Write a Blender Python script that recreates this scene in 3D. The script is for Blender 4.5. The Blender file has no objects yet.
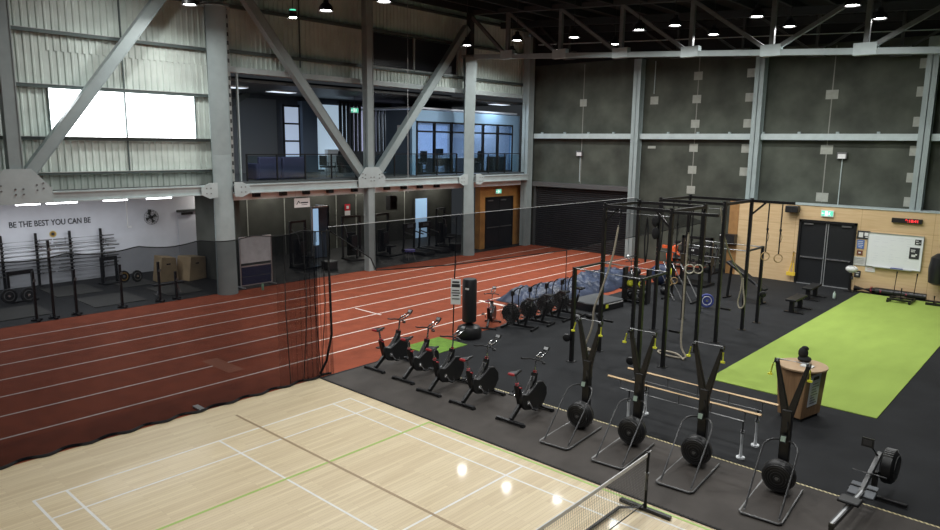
import bpy, bmesh, math, random
from mathutils import Vector, Matrix
random.seed(7)
C = bpy.context.scene.collection
S = bpy.context.scene
PI = math.pi
V = Vector

# ---------------------------------------------------------------- camera
F_PX = 700.93; CX, CY, CZ = 11.5703, -9.0784, 5.4745
YAW, PITCH, ROLL = 2.30131, 0.17134, 0.013036
cy_, sy_, cp_, sp_ = math.cos(YAW), math.sin(YAW), math.cos(PITCH), math.sin(PITCH)
fw = V((cy_*cp_, sy_*cp_, -sp_)); r0 = V((sy_, -cy_, 0)); u0 = r0.cross(fw)
rt = math.cos(ROLL)*r0 + math.sin(ROLL)*u0; up = -math.sin(ROLL)*r0 + math.cos(ROLL)*u0
cam = bpy.data.objects.new('camera', bpy.data.cameras.new('camera'))
cam.matrix_world = Matrix(((rt.x, up.x, -fw.x, CX), (rt.y, up.y, -fw.y, CY), (rt.z, up.z, -fw.z, CZ), (0, 0, 0, 1)))
cam.data.sensor_width = 36; cam.data.lens = F_PX*36/940; cam.data.clip_end = 200
C.objects.link(cam); S.camera = cam
# ---------------------------------------------------------------- world, exposure
w = bpy.data.worlds.new('world'); S.world = w; w.use_nodes = True
w.node_tree.nodes['Background'].inputs[0].default_value = (0.80, 0.90, 1.0, 1)
w.node_tree.nodes['Background'].inputs[1].default_value = 0.03
S.view_settings.view_transform = 'Standard'; S.view_settings.look = 'None'
S.view_settings.gamma = 1; S.view_settings.exposure = 0.08
try: S.view_settings.use_curve_mapping = False
except Exception: pass
LAMP_W = 105.0        # each high bay
WINDOW_E = 6.0
STRIP_E = 9.0

# ---------------------------------------------------------------- materials
def mat(name, col, rough=0.6, metal=0.0, var=0.0, vscale=6.0, bump=0.0, bscale=60.0, emit=None, estr=0.0, spec=None, col2=None, stretch=(1, 1, 1), coat=0):
    m = bpy.data.materials.new(name); m.use_nodes = True
    nt = m.node_tree; b = nt.nodes['Principled BSDF']
    b.inputs['Roughness'].default_value = rough; b.inputs['Metallic'].default_value = metal
    if spec is not None: b.inputs['Specular IOR Level'].default_value = spec
    if coat: b.inputs['Coat Weight'].default_value = coat; b.inputs['Coat Roughness'].default_value = 0.15
    c4 = (*col, 1)
    b.inputs['Base Color'].default_value = c4
    tc = nt.nodes.new('ShaderNodeTexCoord'); mp = nt.nodes.new('ShaderNodeMapping')
    mp.inputs['Scale'].default_value = stretch
    nt.links.new(tc.outputs['Object'], mp.inputs[0])
    if var > 0:
        n = nt.nodes.new('ShaderNodeTexNoise'); n.inputs['Scale'].default_value = vscale; n.inputs['Detail'].default_value = 5
        nt.links.new(mp.outputs[0], n.inputs['Vector'])
        r = nt.nodes.new('ShaderNodeValToRGB')
        a = tuple(max(0, x*(1-var)) for x in col); c = col2 or tuple(min(1, x*(1+var)) for x in col)
        r.color_ramp.elements[0].position = 0.3; r.color_ramp.elements[1].position = 0.7
        r.color_ramp.elements[0].color = (*a, 1); r.color_ramp.elements[1].color = (*c, 1)
        nt.links.new(n.outputs['Fac'], r.inputs[0]); nt.links.new(r.outputs[0], b.inputs['Base Color'])
    if bump > 0:
        n2 = nt.nodes.new('ShaderNodeTexNoise'); n2.inputs['Scale'].default_value = bscale; n2.inputs['Detail'].default_value = 3
        nt.links.new(mp.outputs[0], n2.inputs['Vector'])
        bp = nt.nodes.new('ShaderNodeBump'); bp.inputs['Strength'].default_value = bump; bp.inputs['Distance'].default_value = 0.01
        nt.links.new(n2.outputs['Fac'], bp.inputs['Height']); nt.links.new(bp.outputs[0], b.inputs['Normal'])
    if emit:
        b.inputs['Emission Color'].default_value = (*emit, 1); b.inputs['Emission Strength'].default_value = estr
    return m

def mesh_net(name, fac, col=(0.008, 0.009, 0.012)):
    m = bpy.data.materials.new(name); m.use_nodes = True; nt = m.node_tree; nt.nodes.clear()
    o = nt.nodes.new('ShaderNodeOutputMaterial'); mx = nt.nodes.new('ShaderNodeMixShader')
    t = nt.nodes.new('ShaderNodeBsdfTransparent'); d = nt.nodes.new('ShaderNodeBsdfDiffuse'); d.inputs[0].default_value = (*col, 1)
    tc = nt.nodes.new('ShaderNodeTexCoord'); n = nt.nodes.new('ShaderNodeTexNoise'); n.inputs['Scale'].default_value = 0.8; n.inputs['Detail'].default_value = 3
    mr = nt.nodes.new('ShaderNodeMapRange'); mr.inputs['From Min'].default_value = 0.3; mr.inputs['From Max'].default_value = 0.7
    mr.inputs['To Min'].default_value = fac-0.06; mr.inputs['To Max'].default_value = fac+0.06
    nt.links.new(tc.outputs['Object'], n.inputs['Vector']); nt.links.new(n.outputs['Fac'], mr.inputs['Value'])
    nt.links.new(mr.outputs[0], mx.inputs[0]); nt.links.new(t.outputs[0], mx.inputs[1]); nt.links.new(d.outputs[0], mx.inputs[2])
    nt.links.new(mx.outputs[0], o.inputs[0]); return m

def timber_floor():
    m = bpy.data.materials.new('maple_boards'); m.use_nodes = True; nt = m.node_tree; b = nt.nodes['Principled BSDF']
    tc = nt.nodes.new('ShaderNodeTexCoord'); mp = nt.nodes.new('ShaderNodeMapping')
    mp.inputs['Rotation'].default_value = (0, 0, PI/2)
    nt.links.new(tc.outputs['Object'], mp.inputs[0])
    br = nt.nodes.new('ShaderNodeTexBrick')
    br.inputs['Color1'].default_value = (0.86, 0.73, 0.50, 1); br.inputs['Color2'].default_value = (0.76, 0.62, 0.41, 1)
    br.inputs['Mortar'].default_value = (0.62, 0.49, 0.32, 1); br.inputs['Scale'].default_value = 1
    br.inputs['Mortar Size'].default_value = 0.0022; br.inputs['Brick Width'].default_value = 1.4; br.inputs['Row Height'].default_value = 0.065
    nt.links.new(mp.outputs[0], br.inputs['Vector'])
    n = nt.nodes.new('ShaderNodeTexNoise'); n.inputs['Scale'].default_value = 1.0; n.inputs['Detail'].default_value = 6
    mp2 = nt.nodes.new('ShaderNodeMapping'); mp2.inputs['Scale'].default_value = (9, 0.7, 1)
    nt.links.new(tc.outputs['Object'], mp2.inputs[0]); nt.links.new(mp2.outputs[0], n.inputs['Vector'])
    r = nt.nodes.new('ShaderNodeValToRGB'); r.color_ramp.elements[0].position = 0.3; r.color_ramp.elements[1].position = 0.7
    r.color_ramp.elements[0].color = (0.86, 0.83, 0.77, 1); r.color_ramp.elements[1].color = (1, 1, 1, 1)
    nt.links.new(n.outputs['Fac'], r.inputs[0])
    mx = nt.nodes.new('ShaderNodeMixRGB'); mx.blend_type = 'MULTIPLY'; mx.inputs[0].default_value = 0.8
    nt.links.new(br.outputs['Color'], mx.inputs[1]); nt.links.new(r.outputs[0], mx.inputs[2]); nt.links.new(mx.outputs[0], b.inputs['Base Color'])
    b.inputs['Roughness'].default_value = 0.40; b.inputs['Coat Weight'].default_value = 0.12; b.inputs['Coat Roughness'].default_value = 0.06
    return m

def plywood():
    m = bpy.data.materials.new('plywood_lining'); m.use_nodes = True; nt = m.node_tree; b = nt.nodes['Principled BSDF']
    tc = nt.nodes.new('ShaderNodeTexCoord'); mp = nt.nodes.new('ShaderNodeMapping'); mp.inputs['Scale'].default_value = (0.8, 0.8, 9)
    n = nt.nodes.new('ShaderNodeTexNoise'); n.inputs['Scale'].default_value = 1.6; n.inputs['Detail'].default_value = 6; n.inputs['Distortion'].default_value = 0.6
    r = nt.nodes.new('ShaderNodeValToRGB'); r.color_ramp.elements[0].position = 0.3; r.color_ramp.elements[1].position = 0.72
    r.color_ramp.elements[0].color = (0.66, 0.46, 0.25, 1); r.color_ramp.elements[1].color = (0.76, 0.56, 0.33, 1)
    nt.links.new(tc.outputs['Object'], mp.inputs[0]); nt.links.new(mp.outputs[0], n.inputs['Vector']); nt.links.new(n.outputs['Fac'], r.inputs[0])
    br = nt.nodes.new('ShaderNodeTexBrick'); br.offset = 0; br.inputs['Scale'].default_value = 1; br.inputs['Brick Width'].default_value = 2.4; br.inputs['Row Height'].default_value = 1.2
    br.inputs['Mortar Size'].default_value = 0.006; br.inputs['Color1'].default_value = (1, 1, 1, 1); br.inputs['Color2'].default_value = (0.93, 0.92, 0.9, 1); br.inputs['Mortar'].default_value = (0.6, 0.5, 0.4, 1)
    sx = nt.nodes.new('ShaderNodeSeparateXYZ'); cx = nt.nodes.new('ShaderNodeCombineXYZ')
    nt.links.new(tc.outputs['Object'], sx.inputs[0]); nt.links.new(sx.outputs[0], cx.inputs[0]); nt.links.new(sx.outputs[2], cx.inputs[1]); nt.links.new(cx.outputs[0], br.inputs['Vector'])
    mx = nt.nodes.new('ShaderNodeMixRGB'); mx.blend_type = 'MULTIPLY'; mx.inputs[0].default_value = 1
    nt.links.new(r.outputs[0], mx.inputs[1]); nt.links.new(br.outputs['Color'], mx.inputs[2]); nt.links.new(mx.outputs[0], b.inputs['Base Color'])
    b.inputs['Roughness'].default_value = 0.5; return m

def glassy(name, col, fac=0.75, rough=0.05):
    m = bpy.data.materials.new(name); m.use_nodes = True; nt = m.node_tree; nt.nodes.clear()
    o = nt.nodes.new('ShaderNodeOutputMaterial'); mx = nt.nodes.new('ShaderNodeMixShader')
    t = nt.nodes.new('ShaderNodeBsdfTransparent'); t.inputs[0].default_value = (*col, 1)
    g = nt.nodes.new('ShaderNodeBsdfGlossy'); g.inputs['Roughness'].default_value = rough
    mx.inputs[0].default_value = 1-fac
    nt.links.new(t.outputs[0], mx.inputs[1]); nt.links.new(g.outputs[0], mx.inputs[2]); nt.links.new(mx.outputs[0], o.inputs[0]); return m

M = dict(
    boards=timber_floor(), ply=plywood(),
    track=mat('red_track_rubber', (0.285, 0.066, 0.030), 0.85, var=0.14, vscale=2.5, bump=0.25, bscale=180),
    rubber=mat('black_rubber_floor', (0.017, 0.018, 0.020), 0.8, var=0.22, vscale=1.2, bump=0.2, bscale=150),
    rubber_brown=mat('brown_grey_rubber_mat', (0.072, 0.063, 0.057), 0.7, var=0.25, vscale=1.1, bump=0.2, bscale=150),
    turf=mat('green_turf', (0.33, 0.455, 0.095), 0.9, var=0.07, vscale=2.0, bump=0.5, bscale=260, stretch=(1, 0.35, 1)),
    turf_dark=mat('deep_green_turf', (0.14, 0.27, 0.03), 0.9, var=0.2, vscale=5, bump=0.5, bscale=260),
    lime=mat('lime_line_paint', (0.42, 0.60, 0.14), 0.4), white_paint=mat('white_line_paint', (0.88, 0.86, 0.82), 0.4, var=0.05),
    brown_line=mat('brown_line_paint', (0.42, 0.30, 0.18), 0.4), lane=mat('lane_paint', (0.85, 0.78, 0.72), 0.7, var=0.12, vscale=8),
    concrete=mat('dark_precast_concrete', (0.064, 0.071, 0.056), 0.85, var=0.42, vscale=0.9, bump=0.3, bscale=30),
    patch=mat('mortar_patch', (0.34, 0.35, 0.31), 0.8, var=0.1, vscale=7),
    cfloor=mat('concrete_slab', (0.16, 0.16, 0.155), 0.7, var=0.15, vscale=1),
    steel=mat('painted_grey_steel', (0.31, 0.365, 0.365), 0.45, var=0.07, vscale=3),
    steel_l=mat('pale_painted_steel', (0.45, 0.52, 0.52), 0.5, var=0.08, vscale=3),
    steel_shade=mat('half_shaded_truss_steel', (0.17, 0.18, 0.18), 0.5, var=0.1), truss_shade=mat('shaded_truss_steel', (0.05, 0.053, 0.053), 0.5), purl_d=mat('dark_roof_purlin', (0.018, 0.019, 0.020), 0.6),  # truss webs and top chords: shade above the lamps put into the colour
    steel_d=mat('dark_painted_steel', (0.06, 0.065, 0.065), 0.5, var=0.1),
    galv=mat('galvanised_steel', (0.50, 0.52, 0.50), 0.4, 0.5, var=0.15, vscale=9),
    clad=mat('corrugated_cladding', (0.60, 0.67, 0.62), 0.5, var=0.12, vscale=1.3),
    clad_d=mat('roof_lining', (0.012, 0.013, 0.014), 0.8, var=0.2, vscale=1),
    purlin=mat('purlin_green_grey', (0.10, 0.13, 0.125), 0.5, 0.2),
    roller=mat('black_roller_shutter', (0.028, 0.028, 0.030), 0.5, 0.2, var=0.15, vscale=2),
    daylight=mat('daylit_translucent_sheet', (0.9, 0.9, 0.9), 0.5, emit=(0.93, 0.97, 1.0), estr=WINDOW_E),
    tube=mat('lit_fluorescent_tube', (1, 1, 1), 0.5, emit=(0.92, 0.97, 1.0), estr=STRIP_E),
    lampglow=mat('lit_high_bay_lens', (1, 1, 1), 0.5, emit=(1.0, 1.0, 0.97), estr=26.0),
    black=mat('black_powder_coat', (0.012, 0.012, 0.013), 0.38, 0.1), blackp=mat('black_plastic', (0.014, 0.014, 0.015), 0.42),
    blackm=mat('matt_black', (0.010, 0.010, 0.011), 0.8), vinyl=mat('black_vinyl', (0.014, 0.014, 0.016), 0.35, bump=0.1, bscale=20),
    chrome=mat('brushed_silver', (0.62, 0.62, 0.63), 0.25, 0.9), alu=mat('aluminium', (0.58, 0.59, 0.60), 0.35, 0.7),
    gsteel=mat('dull_grey_steel', (0.20, 0.20, 0.20), 0.35, 0.6), red=mat('red_vinyl', (0.36, 0.012, 0.02), 0.4),
    yellow=mat('yellow_rubber', (0.80, 0.82, 0.06), 0.5), yel2=mat('yellow_strap', (0.90, 0.62, 0.06), 0.6), rope=mat('hemp_rope', (0.42, 0.37, 0.29), 0.9, var=0.2, vscale=40, bump=0.5, bscale=90),
    wood=mat('pale_timber_rail', (0.62, 0.42, 0.22), 0.45, var=0.15, vscale=4, stretch=(0.4, 6, 6)),
    lect=mat('oak_veneer', (0.34, 0.20, 0.105), 0.45, var=0.2, vscale=3, stretch=(6, 6, 0.5)),
    lect_t=mat('pale_oak_top', (0.50, 0.34, 0.20), 0.45, var=0.12, vscale=4), wboard=mat('whiteboard_surface', (0.86, 0.88, 0.90), 0.25),
    white=mat('white_plastic', (0.80, 0.80, 0.79), 0.4), cream=mat('white_painted_wall', (0.66, 0.67, 0.71), 0.7, var=0.05, vscale=2),
    paper=mat('white_paper', (0.75, 0.75, 0.74), 0.7), navy=mat('navy_panel', (0.02, 0.03, 0.075), 0.4), purple=mat('violet_upholstery', (0.075, 0.07, 0.15), 0.7),
    tarp=mat('blue_grey_tarpaulin', (0.042, 0.056, 0.098), 0.42, var=0.45, vscale=1.6, bump=0.4, bscale=8), black_door=mat('black_door_leaf', (0.012, 0.013, 0.015), 0.45),
    blueplate=mat('blue_bumper_rubber', (0.07, 0.09, 0.32), 0.45), orange=mat('orange_cloth', (0.85, 0.13, 0.03), 0.7), ringw=mat('wooden_ring', (0.60, 0.56, 0.46), 0.4), ringt=mat('tan_wooden_ring', (0.42, 0.27, 0.12), 0.4),
    blue_wall=mat('pale_blue_wall', (0.27, 0.43, 0.60), 0.7), dark_wall=mat('dark_lounge_wall', (0.045, 0.050, 0.062), 0.7, var=0.1), olive=mat('olive_precast', (0.050, 0.052, 0.043), 0.85, var=0.3, vscale=0.9),
    greyblue=mat('grey_blue_lining', (0.10, 0.13, 0.18), 0.7), lit_blue=mat('daylit_blue_glass', (0.3, 0.45, 0.6), 0.3, emit=(0.42, 0.66, 0.95), estr=0.55),
    lit_cool=mat('daylit_window_glass', (0.4, 0.5, 0.7), 0.3, emit=(0.55, 0.66, 0.84), estr=0.5), lit_white=mat('daylit_white_reveal', (0.6, 0.7, 0.8), 0.5, emit=(0.55, 0.72, 0.88), estr=0.5),
    glass=glassy('clear_glass', (0.80, 0.88, 0.90), 0.93), glass_d=glassy('tinted_office_glass', (0.62, 0.70, 0.80), 0.93), green_sign=mat('exit_sign_green', (0.10, 0.5, 0.32), 0.4, emit=(0.12, 0.62, 0.42), estr=0.9),
    sign_white=mat('exit_sign_white', (0.8, 0.9, 0.85), 0.4, emit=(0.7, 0.95, 0.85), estr=0.8), led=mat('red_led', (0.5, 0.02, 0.02), 0.4, emit=(1.0, 0.05, 0.06), estr=1.2), lcd=mat('pale_green_display', (0.35, 0.45, 0.38), 0.3),
    ink=mat('dark_lettering', (0.03, 0.03, 0.035), 0.6), gold=mat('gold_badge', (0.38, 0.22, 0.04), 0.5), boxply=mat('plywood_box', (0.36, 0.26, 0.15), 0.6, var=0.15, vscale=3), platform=mat('grey_lifting_platform', (0.05, 0.049, 0.045), 0.6, var=0.1),
    net=mesh_net('black_divider_netting', 0.67), net_hang=mesh_net('black_gathered_netting', 0.16), cord=mat('black_cord', (0.008, 0.008, 0.009), 0.8), rope_w=mat('pale_cord', (0.45, 0.45, 0.45), 0.7), tape=mat('white_net_tape', (0.72, 0.72, 0.72), 0.6),
    chev=None, tube_grey=mat('charcoal_tube', (0.07, 0.07, 0.072), 0.35, 0.5), skin_red=mat('red_marker', (0.6, 0.02, 0.04), 0.5), pinkband=mat('pink_band', (0.62, 0.07, 0.14), 0.5), bluelab=mat('blue_poster', (0.10, 0.18, 0.45), 0.5),
)
# striped edging tape (yellow with dark dashes along its length)
def edging():
    m = bpy.data.materials.new('yellow_black_edging'); m.use_nodes = True; nt = m.node_tree; b = nt.nodes['Principled BSDF']
    tc = nt.nodes.new('ShaderNodeTexCoord'); wv = nt.nodes.new('ShaderNodeTexWave'); wv.inputs['Scale'].default_value = 9; wv.bands_direction = 'DIAGONAL'
    r = nt.nodes.new('ShaderNodeValToRGB'); r.color_ramp.interpolation = 'CONSTANT'; r.color_ramp.elements[1].position = 0.22
    r.color_ramp.elements[0].color = (0.05, 0.05, 0.04, 1); r.color_ramp.elements[1].color = (0.72, 0.62, 0.34, 1)
    nt.links.new(tc.outputs['Object'], wv.inputs['Vector']); nt.links.new(wv.outputs['Fac'], r.inputs[0]); nt.links.new(r.outputs[0], b.inputs['Base Color']); return m
M['chev'] = edging()
for k_ in ('rubber', 'rubber_brown', 'turf', 'track'): M[k_].node_tree.nodes['Principled BSDF'].inputs['Specular IOR Level'].default_value = 0.25

# ---------------------------------------------------------------- mesh builder
def frame_of(d):
    d = V(d).normalized(); a = V((0, 0, 1)) if abs(d.z) < 0.95 else V((1, 0, 0))
    x = d.cross(a).normalized(); return x, x.cross(d).normalized()
class MB:
    def __init__(s): s.v = []; s.f = []; s.bev = 0
    def add(s, vs, fs):
        n = len(s.v); s.v += [tuple(p) for p in vs]; s.f += [tuple(i+n for i in f) for f in fs]; return s
    def box(s, c, size, rot=None):
        c = V(c); h = V(size)/2; R = rot if rot is not None else Matrix.Identity(3)
        vs = [c + R @ V((h.x*i, h.y*j, h.z*k)) for i in (-1, 1) for j in (-1, 1) for k in (-1, 1)]
        return s.add(vs, [(0, 1, 3, 2), (4, 6, 7, 5), (0, 4, 5, 1), (2, 3, 7, 6), (0, 2, 6, 4), (1, 5, 7, 3)])
    def b2(s, x0, x1, y0, y1, z0, z1): return s.box(((x0+x1)/2, (y0+y1)/2, (z0+z1)/2), (abs(x1-x0), abs(y1-y0), abs(z1-z0)))
    def beam(s, p, q, w, h, side=None):
        p, q = V(p), V(q); d = (q-p)
        if side is not None:
            x = V(side); x = (x - d.normalized()*x.dot(d.normalized())).normalized(); y = d.normalized().cross(x)
        else: x, y = frame_of(d)
        R = Matrix((x, d.normalized(), y)).transposed()
        return s.box((p+q)/2, (w, d.length, h), R)
    def tube(s, pts, r, n=8, closed=False):
        pts = [V(p) for p in pts]; N = len(pts); vs = []; fs = []; x = None
        for i, p in enumerate(pts):
            if closed: d = pts[(i+1) % N]-pts[i-1]
            else: d = pts[min(i+1, N-1)]-pts[max(i-1, 0)]
            d.normalize()
            if x is None: x, y = frame_of(d)
            else:
                x = (x-d*x.dot(d)).normalized(); y = d.cross(x)
            rr = r[i] if isinstance(r, (list, tuple)) else r
            vs += [p + (x*math.cos(2*PI*k/n)+y*math.sin(2*PI*k/n))*rr for k in range(n)]
        for i in range(N if closed else N-1):
            j = (i+1) % N
            for k in range(n): fs.append((i*n+k, i*n+(k+1) % n, j*n+(k+1) % n, j*n+k))
        if not closed: fs += [tuple(range(n-1, -1, -1)), tuple((N-1)*n+k for k in range(n))]
        return s.add(vs, fs)
    def cyl(s, p, q, r, r2=None, n=20): return s.tube([p, q], [r, r if r2 is None else r2], n)
    def lathe(s, c, axis, prof, n=24):
        c = V(c); a = V(axis).normalized(); x, y = frame_of(a); vs = []; fs = []; L = len(prof)
        for (r, h) in prof: vs += [c+a*h+(x*math.cos(2*PI*k/n)+y*math.sin(2*PI*k/n))*r for k in range(n)]
        for i in range(L-1):
            for k in range(n): fs.append((i*n+k, i*n+(k+1) % n, (i+1)*n+(k+1) % n, (i+1)*n+k))
        fs += [tuple(range(n-1, -1, -1)), tuple((L-1)*n+k for k in range(n))]
        return s.add(vs, fs)
    def sph(s, c, r, n=12, sc=(1, 1, 1)):
        prof = []; c = V(c)
        vs = []; fs = []; m = n//2
        for i in range(m+1):
            t = PI*(i+0.02 if i == 0 else (i-0.02 if i == m else i))/m
            for k in range(n): vs.append(c+V((math.sin(t)*math.cos(2*PI*k/n)*sc[0], math.sin(t)*math.sin(2*PI*k/n)*sc[1], math.cos(t)*sc[2]))*r)
        for i in range(m):
            for k in range(n): fs.append((i*n+k, i*n+(k+1) % n, (i+1)*n+(k+1) % n, (i+1)*n+k))
        fs += [tuple(range(n-1, -1, -1)), tuple(m*n+k for k in range(n))]
        return s.add(vs, fs)
    def torus(s, c, axis, R, r, N=24, n=8):
        c = V(c); x, y = frame_of(axis)
        return s.tube([c+(x*math.cos(2*PI*k/N)+y*math.sin(2*PI*k/N))*R for k in range(N)], r, n, True)
    def prism(s, poly, off):
        off = V(off); n = len(poly); vs = [V(p) for p in poly]+[V(p)+off for p in poly]
        return s.add(vs, [tuple(range(n)), tuple(range(2*n-1, n-1, -1))]+[(i, (i+1) % n, n+(i+1) % n, n+i) for i in range(n)])
    def build(s, name, m, parent=None, bevel=0, solid=0):
        me = bpy.data.meshes.new(name); me.from_pydata(s.v, [], s.f); me.update()
        bm = bmesh.new(); bm.from_mesh(me)
        if not solid: bmesh.ops.recalc_face_normals(bm, faces=bm.faces)
        bm.to_mesh(me); bm.free()
        for p in me.polygons: p.use_smooth = True
        me.set_sharp_from_angle(angle=math.radians(38))
        me.materials.append(M[m] if isinstance(m, str) else m)
        o = bpy.data.objects.new(name, me); C.objects.link(o)
        if parent is not None: o.parent = parent
        if bevel:
            bv = o.modifiers.new('bevel', 'BEVEL'); bv.width = bevel; bv.segments = 2; bv.limit_method = 'ANGLE'
        return o
def tag(o, label, cat, group=None, kind=None):
    if label: o['label'] = label
    if cat: o['category'] = cat
    if group: o['group'] = group
    if kind: o['kind'] = kind
    return o
def thing(name, label, cat, loc=(0, 0, 0), rz=0, group=None, kind=None):
    o = bpy.data.objects.new(name, None); o.empty_display_size = 0.1; C.objects.link(o)
    o.location = loc; o.rotation_euler = (0, 0, rz); return tag(o, label, cat, group, kind)
KIDS = {}
def kids(o): return [c for c in C.objects if c.parent == o]
def dup(o, parent=None, loc=None, rz=None, label=None, group=None):
    c = o.copy(); C.objects.link(c); c.parent = parent
    if loc is not None: c.location = loc
    if rz is not None: c.rotation_euler = (0, 0, rz)
    if label: c['label'] = label
    if group: c['group'] = group
    for ch in kids(o): dup(ch, c)
    return c
def struct(o, label, cat): return tag(o, label, cat, None, 'structure')

def lettering(name, body, size, mtx, m, parent=None, ext=0.004, align='CENTER', bold=0.0):
    cu = bpy.data.curves.new(name, 'FONT'); cu.body = body; cu.size = size; cu.extrude = ext; cu.align_x = align; cu.align_y = 'CENTER'; cu.offset = bold
    cu.materials.append(M[m]); o = bpy.data.objects.new(name, cu); C.objects.link(o); o.parent = parent
    me = bpy.data.meshes.new_from_object(o); C.objects.unlink(o); bpy.data.objects.remove(o)
    o = bpy.data.objects.new(name, me); C.objects.link(o); o.parent = parent; o.matrix_local = mtx; return o
def face_mtx(loc, right, upv=(0, 0, 1)):
    r = V(right).normalized(); u = V(upv).normalized(); n = r.cross(u)
    return Matrix(((r.x, u.x, n.x, loc[0]), (r.y, u.y, n.y, loc[1]), (r.z, u.z, n.z, loc[2]), (0, 0, 0, 1)))

# ================================================================ SETTING: floors
YW = 22.0          # back (concrete) wall plane
o = MB().b2(-18.2, 16, -16, 22.4, -0.35, -0.10).build('floor', 'cfloor'); struct(o, 'grey concrete slab under all the sports surfaces', 'floor')
court = MB().b2(-1.58, 16, -16, 0.33, -0.10, 0.0).build('court_floor', 'boards'); struct(court, 'pale polished timber court floor with white and lime lines', 'court floor')
L = MB()
def hline(b, x0, x1, y0, y1, z=0.0015): b.b2(x0, x1, y0, y1, z-0.0012, z)
lw = 0.04
for y in (0, -0.46, -5.64, -6.1): hline(L, 0, 13.4+0.3, y-lw/2, y+lw/2)
for x in (0, 0.76, 4.72): hline(L, x-lw/2, x+lw/2, -6.1-lw/2, lw/2, 0.0019)
hline(L, 0, 4.72, -3.05-lw/2, -3.05+lw/2, 0.0023)
hline(L, 9.3, 9.34, -6.1, 0, 0.0019)
L.build('court_line', 'white_paint', court)
L = MB(); hline(L, 2.15, 2.20, -9, 0.27, 0.0027); hline(L, 2.15, 16, 0.22, 0.27, 0.0023); L.build('lime_court_line', 'lime', court)
L = MB(); hline(L, -0.9, 12, -2.215, -2.165, 0.0031); L.build('brown_court_line', 'brown_line', court)
track = MB().b2(-11.75, -1.58, -16, 21.95, -0.10, 0.004).build('track_floor', 'track'); struct(track, 'brick red rubber running track floor with white lane lines', 'running track')
L = MB()
for k in range(7):
    x = -2.93-1.235*k; L.b2(x-0.025, x+0.025, -16, 21.9, 0.0042, 0.0058)
L.build('lane_line', 'lane', track)
L = MB(); L.b2(-4.35, -2.75, 9.14, 9.30, 0.006, 0.0075)
L.b2(-6.5, -5.2, 5.35, 5.41, 0.006, 0.0075); L.build('start_mark', 'lane', track)
MB().b2(-4.7, -3.4, -0.95, -0.55, 0.006, 0.0072).build('faded_track_patch', mat('faded_red_track', (0.36, 0.12, 0.065), 0.85), track)
rub = MB().b2(-1.58, 16, 0.33, 21.95, -0.10, 0.006).build('rubber_floor', 'rubber'); struct(rub, 'black rubber gym floor between track and back wall', 'rubber floor')
# brown grey mat zone with interlocking saw edge towards the court
b = MB(); z0, z1 = 0.006, 0.016
pts = [(-1.5, 2.6), (16, 2.6)]; xs = 16.0; e = []
while xs > -1.5:
    e.append((xs, 0.33)); e.append((xs-0.035, 0.375)); xs -= 0.07
poly = [(-1.5, 2.6, z0), (16, 2.6, z0)] + [(x, y, z0) for x, y in e]
b.prism(poly, (0, 0, z1-z0)); mz = b.build('brown_mat_floor', 'rubber_brown'); struct(mz, 'brown grey rubber mat strip along court edge under the exercise machines', 'rubber mat floor')
o = MB().b2(-1.5, 16, 0.318, 0.352, 0.006, 0.018).build('trim_1', 'blackm'); struct(o, 'thin black rubber edge trim between court and mats', 'floor trim')
b = MB(); b.b2(0.2, 16, 2.595, 2.635, 0.006, 0.019); o = b.build('trim_2', 'chev'); struct(o, 'yellow and black striped edging strip behind the exercise machines', 'floor trim')
o = MB().b2(5.12, 8.70, 6.72, 20.62, 0.006, 0.022).build('turf_floor', 'turf'); struct(o, 'bright lime green turf strip in front of plywood wall', 'turf strip')
wf = MB().b2(-18, -11.75, -16, 21.95, -0.10, 0.010).build('gym_floor', mat('jet_rubber_floor', (0.008, 0.0085, 0.009), 0.6, var=0.2)); struct(wf, 'dark rubber floor of the rooms beyond the track', 'floor')
for i, (x0, x1, y0, y1) in enumerate([(-16.9, -15.0, -0.9, 0.6), (-14.3, -12.5, -0.6, 1.1), (-16.9, -15.1, 1.4, 2.6), (-14.4, -12.6, 1.9, 3.2), (-14.4, -12.6, -3.4, -1.8)]):
    o = MB().b2(x0, x1, y0, y1, 0.010, 0.030).build('lifting_platform', 'platform')
    tag(o, ['grey lifting platform square below the white wall under the round badge', 'grey lifting platform by the track in front of empty squat stands', 'grey lifting platform beneath the wall fan', 'grey lifting platform beside the plywood boxes at the track', 'grey lifting platform at the cropped picture edge beside black bench'][i], 'lifting platform', 'lifting platforms in the weights bay')

# ================================================================ SETTING: walls
# precast concrete back wall
cw = MB().b2(-12.2, 16, YW, YW+0.3, -0.10, 9.6).build('wall_back', 'concrete'); struct(cw, 'dark mottled precast concrete wall behind roller shutter and plywood lining', 'wall')
b = MB()
for x in (-8.65, -2.58, 3.06): b.b2(x-0.02, x+0.02, YW-0.004, YW+0.01, 3.3, 9.5)
b.build('panel_joint', mat('pale_joint_sealant', (0.24, 0.24, 0.215), 0.8), cw)
for x in (-8.65, -4.7, -2.6, -0.2, 3.06, 6.2):
    for z in (8.62, 7.6, 6.5, 5.42, 4.42, 3.5):
        if x == -8.65 and z != 7.6: continue
        if x == -4.7 and z not in (7.6, 5.42): continue
        if x == 3.06 and z not in (7.6, 5.42, 3.5): continue
        if x in (-0.2,) and z == 3.5: continue
        wv = 0.46 if x > 0 else 0.40; zh = 0.12 if (x == -4.7 and z < 6) else 0.36
        MB().b2(x-wv/2, x+wv/2, YW-0.012, YW+0.01, z-zh/2, z+zh/2).build('mortar_patch', 'patch', cw)
# dark cladding above the concrete
b = MB(); b.b2(-12.2, 16, YW+0.1, YW+0.3, 9.6, 12.5); o = b.build('wall_back_upper', 'clad_d'); struct(o, 'dark cladding above the concrete wall under the roof', 'wall')
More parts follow.
